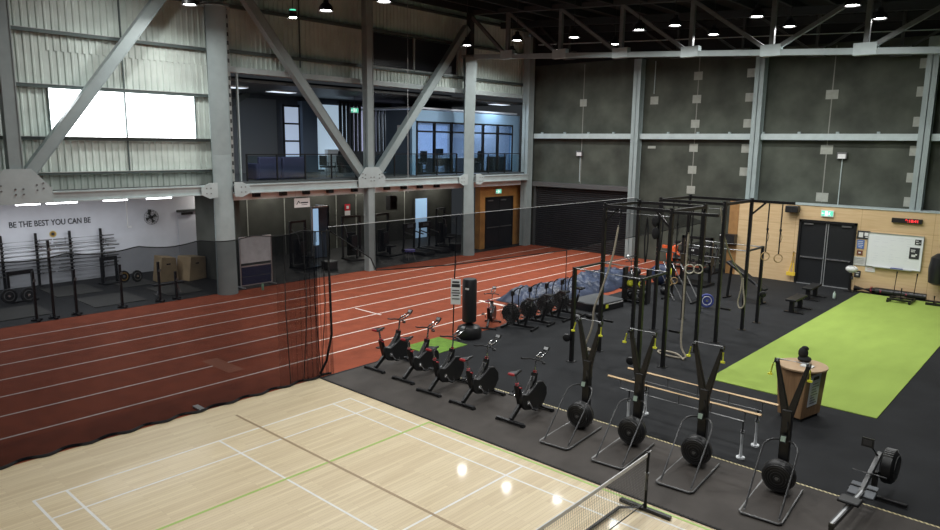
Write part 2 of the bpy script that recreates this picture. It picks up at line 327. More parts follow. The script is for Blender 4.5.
# plywood lined wall
pw = MB()
DX0, DX1, DZ = 2.55, 4.68, 2.60
pw.b2(-0.35, DX0, 21.1, 21.55, 0.006, 3.2); pw.b2(DX1, 16, 21.1, 21.55, 0.006, 3.2); pw.b2(DX0, DX1, 21.1, 21.55, DZ, 3.2)
pwo = pw.build('wall_plywood', 'ply'); struct(pwo, 'pale plywood lined wall with black double doors and whiteboard', 'wall')
MB().b2(-0.37, 16, 21.07, YW, 3.2, 3.235).build('capping_ledge', 'steel_l', pwo)
MB().b2(-0.35, 0.06, 21.085, 21.1, 0.006, 3.2).build('stained_panel', mat('orange_brown_panel', (0.36, 0.19, 0.07), 0.5, var=0.15), pwo)
# doors in plywood wall
d = thing('door_1', None, None); struct(d, 'black double doors with silver push bars in the plywood wall', 'double door')
b = MB(); b.b2(DX0, DX0+0.09, 21.04, 21.3, 0.006, DZ+0.03); b.b2(DX1-0.09, DX1, 21.04, 21.3, 0.006, DZ+0.03); b.b2(DX0, DX1, 21.04, 21.3, DZ-0.07, DZ+0.03); b.build('door_frame', 'black', d)
xm = (DX0+DX1)/2
for sx in (-1, 1):
    xa, xb = (DX0+0.09, xm-0.012) if sx < 0 else (xm+0.012, DX1-0.09)
    lf = MB().b2(xa, xb, 21.12, 21.17, 0.02, DZ-0.07).build('door_leaf', 'black_door', d)
    MB().b2(xa+0.06, xb-0.03, 21.06, 21.12, 1.08, 1.13).build('push_bar', 'chrome', lf)
    xc = xm-0.04 if sx < 0 else xm+0.04
    MB().b2(xc-0.016, xc+0.016, 21.10, 21.12, 0.03, DZ-0.08).build('edge_strip', 'alu', lf)
    MB().b2((xa+0.1 if sx < 0 else xb-0.45), (xa+0.45 if sx < 0 else xb-0.1), 21.06, 21.12, DZ-0.17, DZ-0.11).build('door_closer', 'gsteel', lf)
MB().b2(DX0, DX1, 21.05, 21.2, 0.006, 0.03).build('threshold', 'alu', d)
# far double doors with plywood surround, beside corner
pf = MB(); pf.b2(-12.7, -12.35, 18.35, 18.75, 0, 3.3); pf.b2(-12.7, -12.35, 18.75, 21.05, 2.72, 3.3); pf.b2(-12.7, -12.35, 21.05, 21.95, 0, 3.3)
o = pf.build('wall_far_doors', mat('amber_plywood', (0.40, 0.20, 0.06), 0.5, var=0.2, vscale=2)); struct(o, 'amber plywood surround of the far double doors beside corner column', 'wall')
d = thing('door_2', None, None); struct(d, 'black double doors in amber plywood surround at the end of the track', 'double door')
b = MB(); b.b2(-12.4, -12.3, 18.75, 18.83, 0.01, 2.72); b.b2(-12.4, -12.3, 20.97, 21.05, 0.01, 2.72); b.b2(-12.4, -12.3, 18.75, 21.05, 2.64, 2.72); b.build('door_frame', 'black', d)
for ya, yb in ((18.83, 19.89), (19.91, 20.97)):
    lf = MB().b2(-12.38, -12.34, ya, yb, 0.02, 2.64).build('door_leaf', 'black_door', d)
    MB().b2(-12.34, -12.28, ya+0.05, yb-0.05, 1.08, 1.13).build('push_bar', 'gsteel', lf)
    MB().b2(-12.34, -12.28, ya+0.1, ya+0.5, 2.5, 2.56).build('door_closer', 'gsteel', lf)
# roller shutter: real corrugated slats
b = MB(); poly = []
zz = 0.0; pr = [(21.90, 0.0)]
k = 0
while zz < 3.25:
    pr += [(21.86, zz+0.03), (21.86, zz+0.075), (21.90, zz+0.10)]; zz += 0.11
    pr.append((21.90, zz-0.003))
n = len(pr); vs = [(-11.35, y, z) for y, z in pr]+[(-5.62, y, z) for y, z in pr]
b.add(vs, [(i, i+1, n+i+1, n+i) for i in range(n-1)])
ro = b.build('door_3', 'roller'); struct(ro, 'wide black slatted roller shutter door at the end of the track', 'roller door')
MB().b2(-11.45, -5.6, 21.6, 21.98, 3.27, 3.50).build('shutter_hood', 'gsteel', ro)
b = MB(); b.b2(-11.47, -11.35, 21.78, 21.98, 0, 3.3); b.b2(-5.64, -5.56, 21.78, 21.98, 0, 3.3); b.build('guide_rail', 'steel_d', ro)

# corrugated side wall (X = -12.25) ribs run vertically
def corr(name, y0, y1, z0, z1, m='clad', x=-12.25, pitch=0.2, parent=None):
    vs = []; pr = []; y = y0
    while y < y1:
        for dy, dx in ((0, 0), (0.11, 0), (0.135, 0.035), (0.175, 0.035)):
            if y+dy < y1: pr.append((x+dx, y+dy))
        y += pitch
    pr.append((x, y1)); n = len(pr)
    vs = [(a, c, z0) for a, c in pr]+[(a, c, z1) for a, c in pr]
    return MB().add(vs, [(i, i+1, n+i+1, n+i) for i in range(n-1)]).build(name, m, parent)
cwl = thing('wall_left', None, None); struct(cwl, 'pale ribbed metal clad wall above the white weights bay', 'wall')
ZR = 12.3
corr('metal_sheeting', -14, 22.0, 8.05, ZR, parent=cwl)
corr('metal_sheeting', -14, -1.53, 3.9, 8.05, parent=cwl)
corr('metal_sheeting', 3.05, 4.35, 3.9, 8.05, parent=cwl)
corr('metal_sheeting', -1.53, 3.05, 6.97, 8.05, parent=cwl)
corr('metal_sheeting', -1.53, 3.05, 3.9, 5.50, parent=cwl)
MB().b2(-12.7, -12.35, -14, 22, 8.9, ZR).build('backing_sheet', 'clad_d', cwl)
b = MB()
for z in (8.57, 7.0, 10.1, 11.4): b.b2(-12.21, -12.09, -14, 4.3, z-0.05, z+0.05)
b.b2(-12.21, -12.09, -14, 4.3, 5.42, 5.52); b.b2(-12.21, -12.0, -14, 4.3, 4.38, 4.45)
for z in (8.62, 10.15, 11.4): b.b2(-12.21, -12.09, 4.3, 22, z-0.06, z+0.06)
b.build('girt_rail', 'purlin', cwl)
b = MB()
for z in (8.57, 7.0): b.b2(-12.21, -12.07, -14, 4.3, z+0.05, z+0.065)
b.b2(-12.21, -12.0, -14, 4.3, 5.52, 5.535); b.b2(-12.21, -11.98, -14, 4.3, 4.45, 4.465)
b.build('girt_flange', 'galv', cwl)
b = MB()
for y in (0.68, -6.5, 7.4): b.b2(-12.2, -12.15, y-0.02, y+0.02, 4.4 if y < 4 else 8.3, 12)
b.build('bridging_rod', 'purlin', cwl)
win = thing('window_1', None, None); struct(win, 'long bright daylit window in the ribbed metal wall', 'window')
MB().b2(-12.27, -12.25, -1.53, 3.05, 5.50, 6.97).build('window_pane', 'daylight', win)
b = MB(); b.b2(-12.25, -12.2, 0.66, 0.70, 5.50, 6.97); b.b2(-12.25, -12.19, -1.56, -1.52, 5.5, 6.97); b.b2(-12.25, -12.19, 3.03, 3.07, 5.5, 6.97); b.build('window_frame', 'purlin', win)
# dark louvred strip high on the wall right of the square column
for i, (ya, yb) in enumerate(((10.7, 13.35), (13.45, 16.2))):
    wn = thing('window_%d' % (i+2), None, None); struct(wn, ['dark high window panel beside the square column', 'dark high window panel beside the second round column'][i], 'window')
    MB().b2(-12.17, -12.13, ya, yb, 8.72, 10.05).build('window_pane', mat('dark_high_glass', (0.02, 0.022, 0.028), 0.4), wn)
    b = MB(); b.b2(-12.17, -12.08, ya-0.05, ya, 8.68, 10.1); b.b2(-12.17, -12.08, yb, yb+0.05, 8.68, 10.1); b.b2(-12.17, -12.08, ya, yb, 8.64, 8.7); b.build('window_frame', 'steel', wn)
# header beam over the mezzanine opening
o = MB().b2(-12.35, -12.0, 4.0, 22.0, 7.88, 8.08).build('trim_3', 'steel_l'); struct(o, 'pale steel header rail over the mezzanine opening', 'steel header')
# stud framing next to the round column (edge of opening)
for i, (y, wd, ml) in enumerate(((4.30, 0.10, 'galv'), (4.62, 0.05, 'steel_l'))):
    b = MB(); b.b2(-12.15, -12.05, y-wd/2, y+wd/2, 4.0, 10.8 if i == 0 else 7.88)
    o = b.build('upright_trim', ml); struct(o, ['galvanised slotted stud upright beside first round column', 'thin white door track upright at the edge of the mezzanine opening'][i], 'wall stud')
b = MB()
for z in [4.3+0.3*k for k in range(21)]: b.b2(-12.05, -12.035, 4.27, 4.33, z, z+0.14)
o = b.build('slot_cover_trim', 'steel_d'); struct(o, 'row of dark slots running up the galvanised stud', 'stud slots')

# white weights-bay wall + partitions below
ww = MB().b2(-18.1, -17.8, -14, 7.6, 0, 3.75).build('wall_white', 'cream'); struct(ww, 'white painted wall with BE THE BEST YOU CAN BE lettering', 'wall')
bw = MB().b2(-18.1, -17.85, 7.6, 22, 0, 3.75).build('wall_olive', 'olive'); struct(bw, 'dark olive concrete wall of the gym room under the mezzanine', 'wall')
b = MB()
for y in (8.2, 10.2, 13.3, 14.6, 15.8, 18.1): b.b2(-17.86, -17.83, y-0.02, y+0.02, 0, 3.7)
b.build('panel_joint', 'patch', bw)
o = MB().b2(-15.6, -12.5, 4.55, 4.75, 0, 3.75).build('wall_partition', 'olive'); struct(o, 'dark return wall between white weights bay and gym room', 'wall')
o = MB().b2(-18.1, -12.0, -14, 22, 3.72, 3.92).build('ceiling_mezzanine', 'steel_d'); struct(o, 'dark underside slab carrying the mezzanine', 'ceiling')
b = MB(); b.b2(-18.1, -11.75, 4.4, 22.0, 3.92, 4.0); o = b.build('mezzanine_floor', 'steel_d'); struct(o, 'mezzanine floor of the upstairs lounge and office', 'floor')
# plates of the door in white wall
b = MB(); b.b2(-17.81, -17.77, 4.85, 5.95, 0.01, 2.3); o = b.build('door_4', mat('white_door', (0.55, 0.56, 0.6), 0.5)); struct(o, 'white flush door in the white wall under a dark closer rail', 'door')
MB().b2(-17.77, -17.72, 4.8, 6.0, 2.42, 2.52).build('sliding_rail', 'steel_d', o)
MB().b2(-17.77, -17.7, 5.0, 5.5, 2.3, 2.4).build('door_closer', 'blackp', o)

# lounge upstairs
lw_ = thing('wall_lounge', None, None); struct(lw_, 'dark back wall of the upstairs lounge', 'wall')
MB().b2(-18.1, -17.9, 4.4, 22, 4.0, 8.3).build('wall_lining', 'dark_wall', lw_)
MB().b2(-17.9, -17.8, 4.4, 9.9, 4.0, 7.4).build('grey_lining', mat('grey_lounge_lining', (0.11, 0.115, 0.125), 0.8), lw_)
MB().beam((-17.7, 4.6, 5.4), (-17.7, 8.4, 7.6), 0.2, 0.25).build('lounge_brace', 'steel_d', lw_)
MB().b2(-17.9, -17.5, 11.15, 12.0, 4.0, 7.4).build('lounge_pier', 'greyblue', lw_)
o = MB().b2(-18.1, -12.35, 4.4, 22, 7.6, 7.7).build('ceiling_lounge', 'steel_d'); struct(o, 'dark ceiling above the upstairs lounge', 'ceiling')
wn = thing('window_4', None, None); struct(wn, 'tall blue daylit window at the back of the upstairs lounge', 'window')
for i in range(3): MB().b2(-17.82, -17.78, 10.3, 11.1, 4.7+i*0.82, 5.45+i*0.82).build('window_pane', 'lit_cool', wn)
b = MB(); b.b2(-17.8, -17.74, 10.22, 10.3, 4.6, 7.2); b.b2(-17.8, -17.74, 11.1, 11.18, 4.6, 7.2)
for z in (4.62, 5.45, 6.27, 7.1): b.b2(-17.8, -17.74, 10.22, 11.18, z, z+0.08)
b.build('window_frame', 'black', wn)
wn = thing('window_5', None, None); struct(wn, 'pale glowing panel beside the slatted lounge screen', 'window')
MB().b2(-17.82, -17.78, 12.0, 14.2, 4.1, 7.3).build('window_pane', 'lit_white', wn)
MB().b2(-17.82, -17.5, 12.6, 14.0, 4.0, 5.1).build('counter_front', 'white', wn)
wn = thing('window_6', None, None); struct(wn, 'violet daylit window behind the vertical lounge slats', 'window')
MB().b2(-17.82, -17.78, 14.3, 18.0, 4.6, 7.3).build('window_pane', mat('violet_daylight_glass', (0.2, 0.2, 0.3), 0.4, emit=(0.50, 0.52, 0.72), estr=0.45), wn)
sc = thing('slatted_screen', 'dark screen of tall vertical slats in the upstairs lounge', 'screen', (-16, 13.8, 4.0))
for i in range(14):
    if i == 6: continue
    MB().box((0, -1.55+i*0.235, 1.7), (0.12, 0.11, 3.2)).build('slat', 'blackm', sc)
MB().box((0, 0, 0.52), (0.2, 3.3, 1.04)).build('base_wall', 'blackm', sc)
MB().box((0, 0, 3.35), (0.14, 3.3, 0.1)).build('top_rail', 'blackm', sc)
# office
of = thing('wall_office', None, None); struct(of, 'pale blue office wall with black framed glazing upstairs', 'wall')
b = MB(); b.b2(-12.85, -12.7, 14.0, 21.95, 6.48, 7.0); b.b2(-12.85, -12.7, 21.25, 21.95, 4.0, 6.48); b.b2(-12.85, -12.7, 13.85, 14.1, 4.0, 7.0); b.build('blue_lining', 'blue_wall', of)
b = MB(); b.b2(-14.6, -12.85, 13.9, 14.0, 4.0, 7.0); b.build('side_lining', 'greyblue', of)
b = MB(); b.b2(-17.8, -17.7, 16, 21.95, 4.0, 7.0); b.b2(-17.8, -12.85, 21.85, 21.95, 4.0, 7.0); b.build('office_back_lining', mat('office_grey_wall', (0.50, 0.54, 0.60), 0.7), of)
MB().b2(-13.75, -13.15, 13.86, 13.9, 5.8, 6.3).build('notice_panel', 'paper', of)
wn = thing('window_7', None, None); struct(wn, 'black framed office glazing upstairs beside the pale blue wall', 'window')
ys = [14.15+ (21.25-14.1)*k/6 for k in range(7)]
b = MB()
for y in ys: b.b2(-12.8, -12.66, y-0.04, y+0.04, 4.0, 6.5)
for z in (4.04, 6.02, 6.46): b.b2(-12.8, -12.66, 14.1, 21.25, z-0.04, z+0.04)
b.build('window_frame', 'black', wn)
for k in range(6): MB().b2(-12.74, -12.73, ys[k]+0.04, ys[k+1]-0.04, 4.08, 6.42).build('window_pane', 'glass_d', wn)
wn = thing('window_8', None, None); struct(wn, 'blue daylit window at the back of the upstairs office', 'window')
MB().b2(-17.7, -17.66, 18.6, 21.4, 4.9, 6.5).build('window_pane', 'lit_cool', wn)

# roof
def roofz(x): return 11.75-0.06*(x+11)
b = MB(); b.prism([(-12.4, -16, roofz(-12.4)), (16, -16, roofz(16)), (16, -16, roofz(16)+0.15), (-12.4, -16, roofz(-12.4)+0.15)], (0, 38.4, 0))
rf = b.build('ceiling', 'clad_d'); struct(rf, 'dark sloping metal roof lining high above the hall', 'ceiling')
b = MB()
for i in range(18):
    x = -11.4+1.5*i; b.b2(x-0.05, x+0.05, -14, 22, roofz(x)-0.3, roofz(x)-0.02)
b.build('purlin', 'purl_d', rf)
for y in (6.9, 19.4, 21.8):
    b = MB(); b.beam((-12, y, roofz(-12)-0.45), (15, y, roofz(15)-0.45), 0.18, 0.3); b.build('rafter', 'purl_d', rf)

# ================================================================ STEEL FRAME
def round_col(y, ztop, r, label):
    c = thing('round_column', None, None, (-11.6, y, 0)); struct(c, label, 'column')
    MB().cyl((0, 0, 0), (0, 0, ztop), r, n=32).build('shaft', 'steel', c)
    MB().cyl((0, 0, ztop), (0, 0, ztop+0.08), r*1.35, n=32).build('cap_plate', 'steel', c)
    for sgn in (-1, 1):
        p = MB().prism([(0.20, sgn*r*0.9, 3.52), (0.20, sgn*r*0.9, 4.02), (0.20, sgn*0.62, 4.02), (0.20, sgn*0.92, 3.88), (0.20, sgn*0.92, 3.62), (0.20, sgn*0.62, 3.48)], (0.03, 0, 0)).build('connection_plate', 'steel_l', c)
        for dy in (0.58, 0.74):
            for dz in (3.66, 3.84): MB().cyl((0.23, sgn*dy, dz), (0.25, sgn*dy, dz), 0.022, n=8).build('bolt', 'gsteel', p)
    return c
round_col(3.62, 9.95, 0.36, 'large round grey column beside the bright window and weights bay')
round_col(16.6, 9.5, 0.34, 'round grey column supporting the end of the roof truss')
def sq_col(x, y, z0, z1, wx, wy, label, name='steel_column'):
    c = thing(name, None, None, (x, y, 0)); struct(c, label, 'column')
    b = MB(); t = 0.03
    b.b2(-wx/2, wx/2, -wy/2, -wy/2+t, z0, z1); b.b2(-wx/2, wx/2, wy/2-t, wy/2, z0, z1); b.b2(-t/2, t/2, -wy/2, wy/2, z0, z1)
    b.b2(-wx/2+0.02, wx/2-0.02, -wy/2+0.01, wy/2-0.01, z0, z1)
    b.build('shaft', 'steel', c); return c
sq_col(-11.6, 10.3, 0.004, 11.4, 0.32, 0.34, 'square grey column in the middle of the V braces')
c = sq_col(-11.6, -2.75, 3.6, 11.4, 0.34, 0.36, 'square grey hanger column above the weights bay gusset')
sq_col(-11.75, 21.45, 0.004, 11.0, 0.42, 0.45, 'grey corner column between mezzanine and concrete wall')
for x, lab in ((-5.40, 'pale grey column on concrete wall beside the roller shutter'), (0.30, 'pale grey column on concrete wall behind the plywood lining edge'), (6.45, 'pale grey column on concrete wall above the red clock')):
    sq_col(x, 21.72, 0.006 if x < -1 else 3.235, 9.5, 0.38, 0.42, lab)
b = MB()
gb = thing('wall_girt_beam', None, None, (0, 0, 0)); struct(gb, 'long pale horizontal beam crossing the concrete wall between columns', 'beam')
for xa, xb in ((-11.5, -5.6), (-5.2, 0.1), (0.5, 6.25), (6.65, 15)):
    MB().b2(xa, xb, 21.68, 21.93, 5.80, 6.05).build('beam_section', 'steel_l', gb)
b = MB()
for k in range(18): b.b2(-11.1+1.45*k, -11.0+1.45*k, 21.76, 21.86, 6.05, 6.13)
b.build('beam_cleat', 'steel', gb)
# mezzanine edge beam, in lengths between columns
eb = thing('edge_beam', None, None); struct(eb, 'pale grey edge beam along the front of the mezzanine', 'beam')
for ya, yb in ((-14, -3.62), (-1.88, 3.24), (4.0, 9.55), (11.05, 16.25), (16.95, 21.2)):
    b = MB(); b.b2(-11.78, -11.42, ya, yb, 3.60, 3.64); b.b2(-11.78, -11.42, ya, yb, 3.88, 3.92); b.b2(-11.52, -11.47, ya, yb, 3.60, 3.92); b.build('beam_section', 'steel_l', eb)
o = MB().b2(-11.95, -11.85, 4.1, 21.1, 3.33, 3.60).build('trim_4', mat('white_bulkhead', (0.74, 0.80, 0.80), 0.6)); struct(o, 'white bulkhead set back under the mezzanine edge beam', 'bulkhead')
# gussets and braces
def gusset(y, label, big=1.0):
    g = thing('gusset_plate', label, 'steel connection', (-11.6, y, 3.6))
    z = 0
    MB().prism([(0.18, -0.85*big, 0.0), (0.18, -0.85*big, 0.42), (0.18, -0.35, 1.0*big), (0.18, 0.35, 1.0*big), (0.18, 0.85*big, 0.42), (0.18, 0.85*big, 0.0)], (0.04, 0, 0)).build('plate', 'steel_l', g)
    for dy in (-0.62, -0.45, -0.1, 0.1, 0.45, 0.62):
        for dz in (0.25, 0.4): MB().cyl((0.22, dy*big, dz+abs(dy)*0.3), (0.245, dy*big, dz+abs(dy)*0.3), 0.026, n=8).build('bolt', 'gsteel', g)
gusset(-2.75, 'large bolted steel gusset plate above the wall lettering', 1.0)
gusset(10.3, 'bolted steel gusset plate on the square column at mezzanine level', 0.85)
for i, (y0, y1, z1, lab) in enumerate(((-2.66, 2.74, 11.2, 'thick diagonal steel brace crossing in front of the bright window'), (-3.15, -9.0, 11.4, 'diagonal steel brace leaving the frame beside the hanger column'),
        (9.9, 4.1, 11.2, 'diagonal steel brace rising from square column toward the first round column'), (10.7, 16.35, 10.8, 'diagonal steel brace rising from square column toward the truss column'))):
    d = 1 if y1 > y0 else -1
    br = thing('diagonal_brace', lab, 'steel brace', (-11.6, y0, 4.15))
    q = (0, y1-y0, z1-4.1); b = MB()
    b.beam((0, 0, 0), q, 0.05, 0.30, side=(1, 0, 0)) if False else None
    dd = V(q).normalized(); nrm = V((1, 0, 0)).cross(dd)
    for s_ in (-0.15, 0.15):
        b.beam(V((0, 0, 0))+nrm*s_, V(q)+nrm*s_, 0.30, 0.025, side=(1, 0, 0))
    b.beam((0.0, 0, 0), q, 0.26, 0.29, side=(1, 0, 0))
    b.build('brace_member', 'steel', br)

# roof truss
def truss(y, z_off, ml, mg, name, label, x1=13.5, w=0.22):
    t = thing(name, label, 'roof truss', (0, y, 0)); sl = -0.0592; mw = 'steel_shade' if ml == 'steel' else 'truss_shade'
    zb = lambda x: 9.56+sl*(x+11.8)+z_off
    zt = lambda x: zb(x)+2.0
    MB().beam((-11.6, 0, zb(-11.6)), (x1, 0, zb(x1)), w, w*0.9).build('bottom_chord', ml, t)
    MB().beam((-11.6, 0, zt(-11.6)), (x1, 0, zt(x1)), w, w*0.9).build('top_chord', 'truss_shade', t)
    nodes = [-9.3, -6.4, -3.45, -0.5, 2.45, 5.4, 8.35, 11.3]
    for x in nodes:
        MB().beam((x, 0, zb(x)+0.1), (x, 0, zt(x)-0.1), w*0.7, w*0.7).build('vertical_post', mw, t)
        MB().prism([(x-0.34, -0.13, zb(x)-0.12), (x-0.34, -0.13, zb(x)+0.26), (x+0.34, -0.13, zb(x)+0.26), (x+0.34, -0.13, zb(x)-0.12)], (0, 0.26, 0)).build('node_plate', mg, t)
    for i, x in enumerate(nodes):
        if x <= 2.5:
            xp = nodes[i-1] if i else -11.6
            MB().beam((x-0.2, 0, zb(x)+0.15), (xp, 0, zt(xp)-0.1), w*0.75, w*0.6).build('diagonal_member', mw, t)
        if x > 2.4 and i+1 < len(nodes):
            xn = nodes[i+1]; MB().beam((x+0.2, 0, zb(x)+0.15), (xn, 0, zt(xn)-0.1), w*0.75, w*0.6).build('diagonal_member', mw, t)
    MB().beam((-11.6, 0, zb(-11.6)), (-11.6, 0, zt(-11.6)), w*1.2, w*1.2).build('end_post', 'truss_shade', t)
    return t
truss(16.6, 0, 'steel', 'steel_l', 'roof_truss', 'long grey steel roof truss spanning the hall from the round column')
truss(21.55, 0.45, 'steel_d', 'steel_d', 'roof_truss', 'dark steel roof truss against the concrete wall top', w=0.15)
o = MB().cyl((-11, 21.2, 10.55), (14, 21.2, 9.3), 0.035, n=8).build('sprinkler_pipe', 'steel_l'); tag(o, 'thin pale pipe running under the roof near the concrete wall', 'pipe')
o = MB().tube([(-10.9, 11.9, 11.76), (-10.9, 11.9, 3.35)], 0.012, 6).build('hanging_cable', 'rope_w'); tag(o, 'thin pale cable hanging before the mezzanine railing', 'cable')

# ================================================================ HIGH BAY LAMPS
lampdefs = [(467,45),(517,40),(512,53),(559,49),(574,37),(615,44),(639,29.5),(675,25),(713.6,34),(757,16),(789.6,26),(852.5,4.8),(880,18),(326,10),(384,1),(189.5,4)]
LX = [(-9.2, 14.05), (-6.9, 14.25), (-9.6, 17.35), (-7.15, 17.35), (-4.6, 14.9), (-4.4, 17.6), (-1.75, 14.8), (-0.25, 14.7), (-0.05, 17.4), (2.6, 14.65), (2.75, 17.3), (5.4, 14.5), (5.5, 17.4), (-7.7, 5.35), (-5.2, 5.55), (-10.3, 2.1)]
lens_pts = []
def ray_dir(px, py): return (fw*F_PX + rt*(px-470) - up*(py-265))
LZ = 9.55
for li, (px, py) in enumerate(lampdefs):
    dv = ray_dir(px, py); t = ((LZ+0.12 if li in (2, 3, 5, 8, 10, 12) else LZ)-CZ)/dv.z; p = V((CX, CY, CZ))+dv*t; lens_pts.append(p)
lampl = ['over the truss column', 'in the row before the truss, next after the column', 'behind the truss nearest its round column', 'behind the truss at its second node', 'before the truss above its second bay',
 'behind the truss at its third node', 'before the truss above its third bay', 'close before the truss at mid height', 'behind the truss near the middle', 'high before the truss centre', 'behind the truss past its centre plate', 'topmost at the picture edge over the turf', 'behind the truss above the plywood doors',
 'hanging in front of the ribbed wall by the V brace', 'at the picture edge above the square column', 'at the picture edge beside the first round column']
proto = None
lamp_light = bpy.data.lights.new('high_bay_light', 'AREA'); lamp_light.shape = 'DISK'; lamp_light.size = 0.36; lamp_light.energy = LAMP_W; lamp_light.color = (0.99, 1.0, 0.985); lamp_light.spread = math.radians(165)
# further lamps of the same grid outside the frame light the court and the gym floor
extra = [(x, y, LZ) for y in (11.2, 5.4, 0.0, -5.6) for x in (-9.2, -4.4, 0.4, 5.2, 10.0) if not (y > 11 and x < 0) and not (y == 5.4 and x < -4) and not (y < -5 and x < -4)]
def put_lamp(p, label, group):
    global proto
    if proto is None:
        t = thing('high_bay_lamp', label, 'ceiling lamp', p, 0, group)
        MB().lathe((0, 0, 0.02), (0, 0, 1), [(0.20, 0.0), (0.215, 0.0), (0.215, -0.05), (0.22, -0.05), (0.22, 0.05), (0.16, 0.14), (0.09, 0.20), (0.08, 0.30)]).build('lamp_housing', 'blackp', t)
        MB().lathe((0, 0, 0.0), (0, 0, 1), [(0.175, -0.004), (0.178, 0.0), (0.178, 0.01)]).build('lens', 'lampglow', t)
        MB().cyl((0, 0, 0), (0, 0, 1), 0.012, n=6).build('suspension_rod', 'steel_d', t)
        proto = t
    else: t = dup(proto, None, p, None, label, group)
    for c in kids(t):
        if c.name.startswith('suspension_rod'): c.location = (0, 0, 0.3); c.scale = (1, 1, max(0.15, roofz(p[0])-0.06-p[2]-0.3))
    l = bpy.data.objects.new('high_bay_light', lamp_light); C.objects.link(l); l.location = V(p)+V((0, 0, -0.045))
    return t
for p, lb in zip(lens_pts, lampl): put_lamp(p, 'round high bay lamp '+lb, 'lit high bay lamps under the roof')
for i, (x, y, z) in enumerate(extra):
    put_lamp((x, y, roofz(x)-1.05), 'round high bay lamp of the rows above court and gym floor, outside the picture', 'lit high bay lamps under the roof')

# ================================================================ MEZZANINE FURNITURE
def rail_panel(ya, yb, label):
    t = thing('balustrade', label, 'railing', (-11.92, (ya+yb)/2, 4.0), 0, 'glass balustrade along the mezzanine'); h = (yb-ya)/2
    MB().b2(-0.02, 0.02, -h, h, 0.96, 1.0).build('top_rail', 'black', t)
    for y in [-h+0.03+(2*h-0.06)*k/max(1, round(2*h/1.25)) for k in range(max(1, round(2*h/1.25))+1)]:
        MB().b2(-0.025, 0.025, y-0.025, y+0.025, -0.0, 0.97).build('post', 'black', t)
    MB().b2(-0.006, 0.006, -h, h, 0.06, 0.93).build('glass_panel', 'glass', t)
rail_panel(4.75, 9.9, 'glass railing before the violet sofa beside the first round column')
rail_panel(10.65, 16.1, 'glass railing between square column and truss column upstairs')
rail_panel(17.1, 21.1, 'glass railing in front of the office glazing beside the corner column')
sf = thing('sofa', 'violet high-backed booth sofa behind the mezzanine railing', 'sofa', (-12.9, 6.65, 4.0))
MB().box((0, 0, 0.22), (0.8, 2.0, 0.44)).build('seat', 'purple', sf, bevel=0.04)
for y in (-0.53, 0.53): MB().box((0.36, y, 0.45), (0.16, 1.0, 0.85)).build('backrest', 'purple', sf, bevel=0.05)
for y in (-1.05, 1.05): MB().box((0, y, 0.32), (0.8, 0.14, 0.62)).build('armrest', 'purple', sf, bevel=0.04)
def lounge_chair(loc, rz, label):
    t = thing('lounge_chair', label, 'chair', loc, rz, 'dark lounge chairs upstairs')
    MB().box((0, 0, 0.44), (0.5, 0.5, 0.07)).build('seat', 'blackp', t, bevel=0.02)
    MB().box((-0.24, 0, 0.70), (0.06, 0.48, 0.42)).build('backrest', 'blackp', t, bevel=0.02)
    for sx in (-1, 1):
        for sy in (-1, 1): MB().cyl((0.2*sx, 0.2*sy, 0.42), (0.26*sx, 0.24*sy, 0), 0.015, n=8).build('leg', 'gsteel', t)
        MB().tube([(-0.2, 0.27*sx, 0.6), (0.2, 0.27*sx, 0.62), (0.22, 0.25*sx, 0.42)], 0.014, 6).build('armrest', 'blackp', t)
lounge_chair((-12.9, 9.15, 4.0), PI/2, 'dark lounge chair upstairs next to the violet sofa')
lounge_chair((-12.9, 9.95+0.1, 4.0), 0.2, 'dark lounge chair upstairs between first chair and square column')
def desk(loc, label, mon=True, w=1.5):
    t = thing('office_desk', label, 'desk', loc, 0, 'office desks upstairs')
    MB().box((0, 0, 0.73), (0.7, w, 0.04)).build('desktop', 'white', t)
    for sy in (-1, 1):
        MB().box((0, sy*(w/2-0.06), 0.355), (0.6, 0.05, 0.71)).build('leg', 'gsteel', t)
    MB().box((-0.3, 0, 0.5), (0.03, w-0.2, 0.4)).build('modesty_panel', 'blackp', t)
for i, (x, y, lb) in enumerate(((-14.2, 15.0, 'white office desk behind the notice panel end of the glazing'), (-14.2, 17.2, 'white office desk behind the truss column'), (-14.2, 19.4, 'white office desk before the bright office window'))):
    desk((x, y, 4.0), lb)
    t = thing('computer_monitor', 'black computer monitor on the '+lb[6:], 'monitor', (x, y, 4.75), 0, 'monitors on the office desks')
    MB().box((0, 0, 0.28), (0.04, 0.55, 0.34)).build('screen', 'blackp', t); MB().cyl((0, 0, 0), (0, 0, 0.15), 0.02, n=8).build('stand', 'blackp', t); MB().box((0, 0, 0.01), (0.16, 0.22, 0.02)).build('base', 'blackp', t)
def office_chair(loc, label):
    t = thing('office_chair', label, 'office chair', loc, 0, 'black office chairs upstairs')
    MB().box((0, 0, 0.48), (0.48, 0.48, 0.08)).build('seat', 'blackp', t, bevel=0.03); MB().box((0.24, 0, 0.82), (0.07, 0.44, 0.56)).build('backrest', 'blackp', t, bevel=0.03)
    MB().cyl((0, 0, 0.08), (0, 0, 0.45), 0.03, n=8).build('gas_stem', 'blackp', t)
    b = MB()
    for k in range(5): b.beam((0, 0, 0.07), (0.28*math.cos(k*1.257), 0.28*math.sin(k*1.257), 0.04), 0.04, 0.04)
    b.build('base', 'blackp', t)
office_chair((-13.45, 15.1, 4.0), 'black office chair facing the desk behind the notice panel'); office_chair((-13.45, 19.3, 4.0), 'black office chair seen through glazing before the bright office window')
t = thing('office_cabinet', 'dark low office cabinet standing behind the glazing beside the blue wall', 'cabinet', (-13.2, 20.6, 4.0))
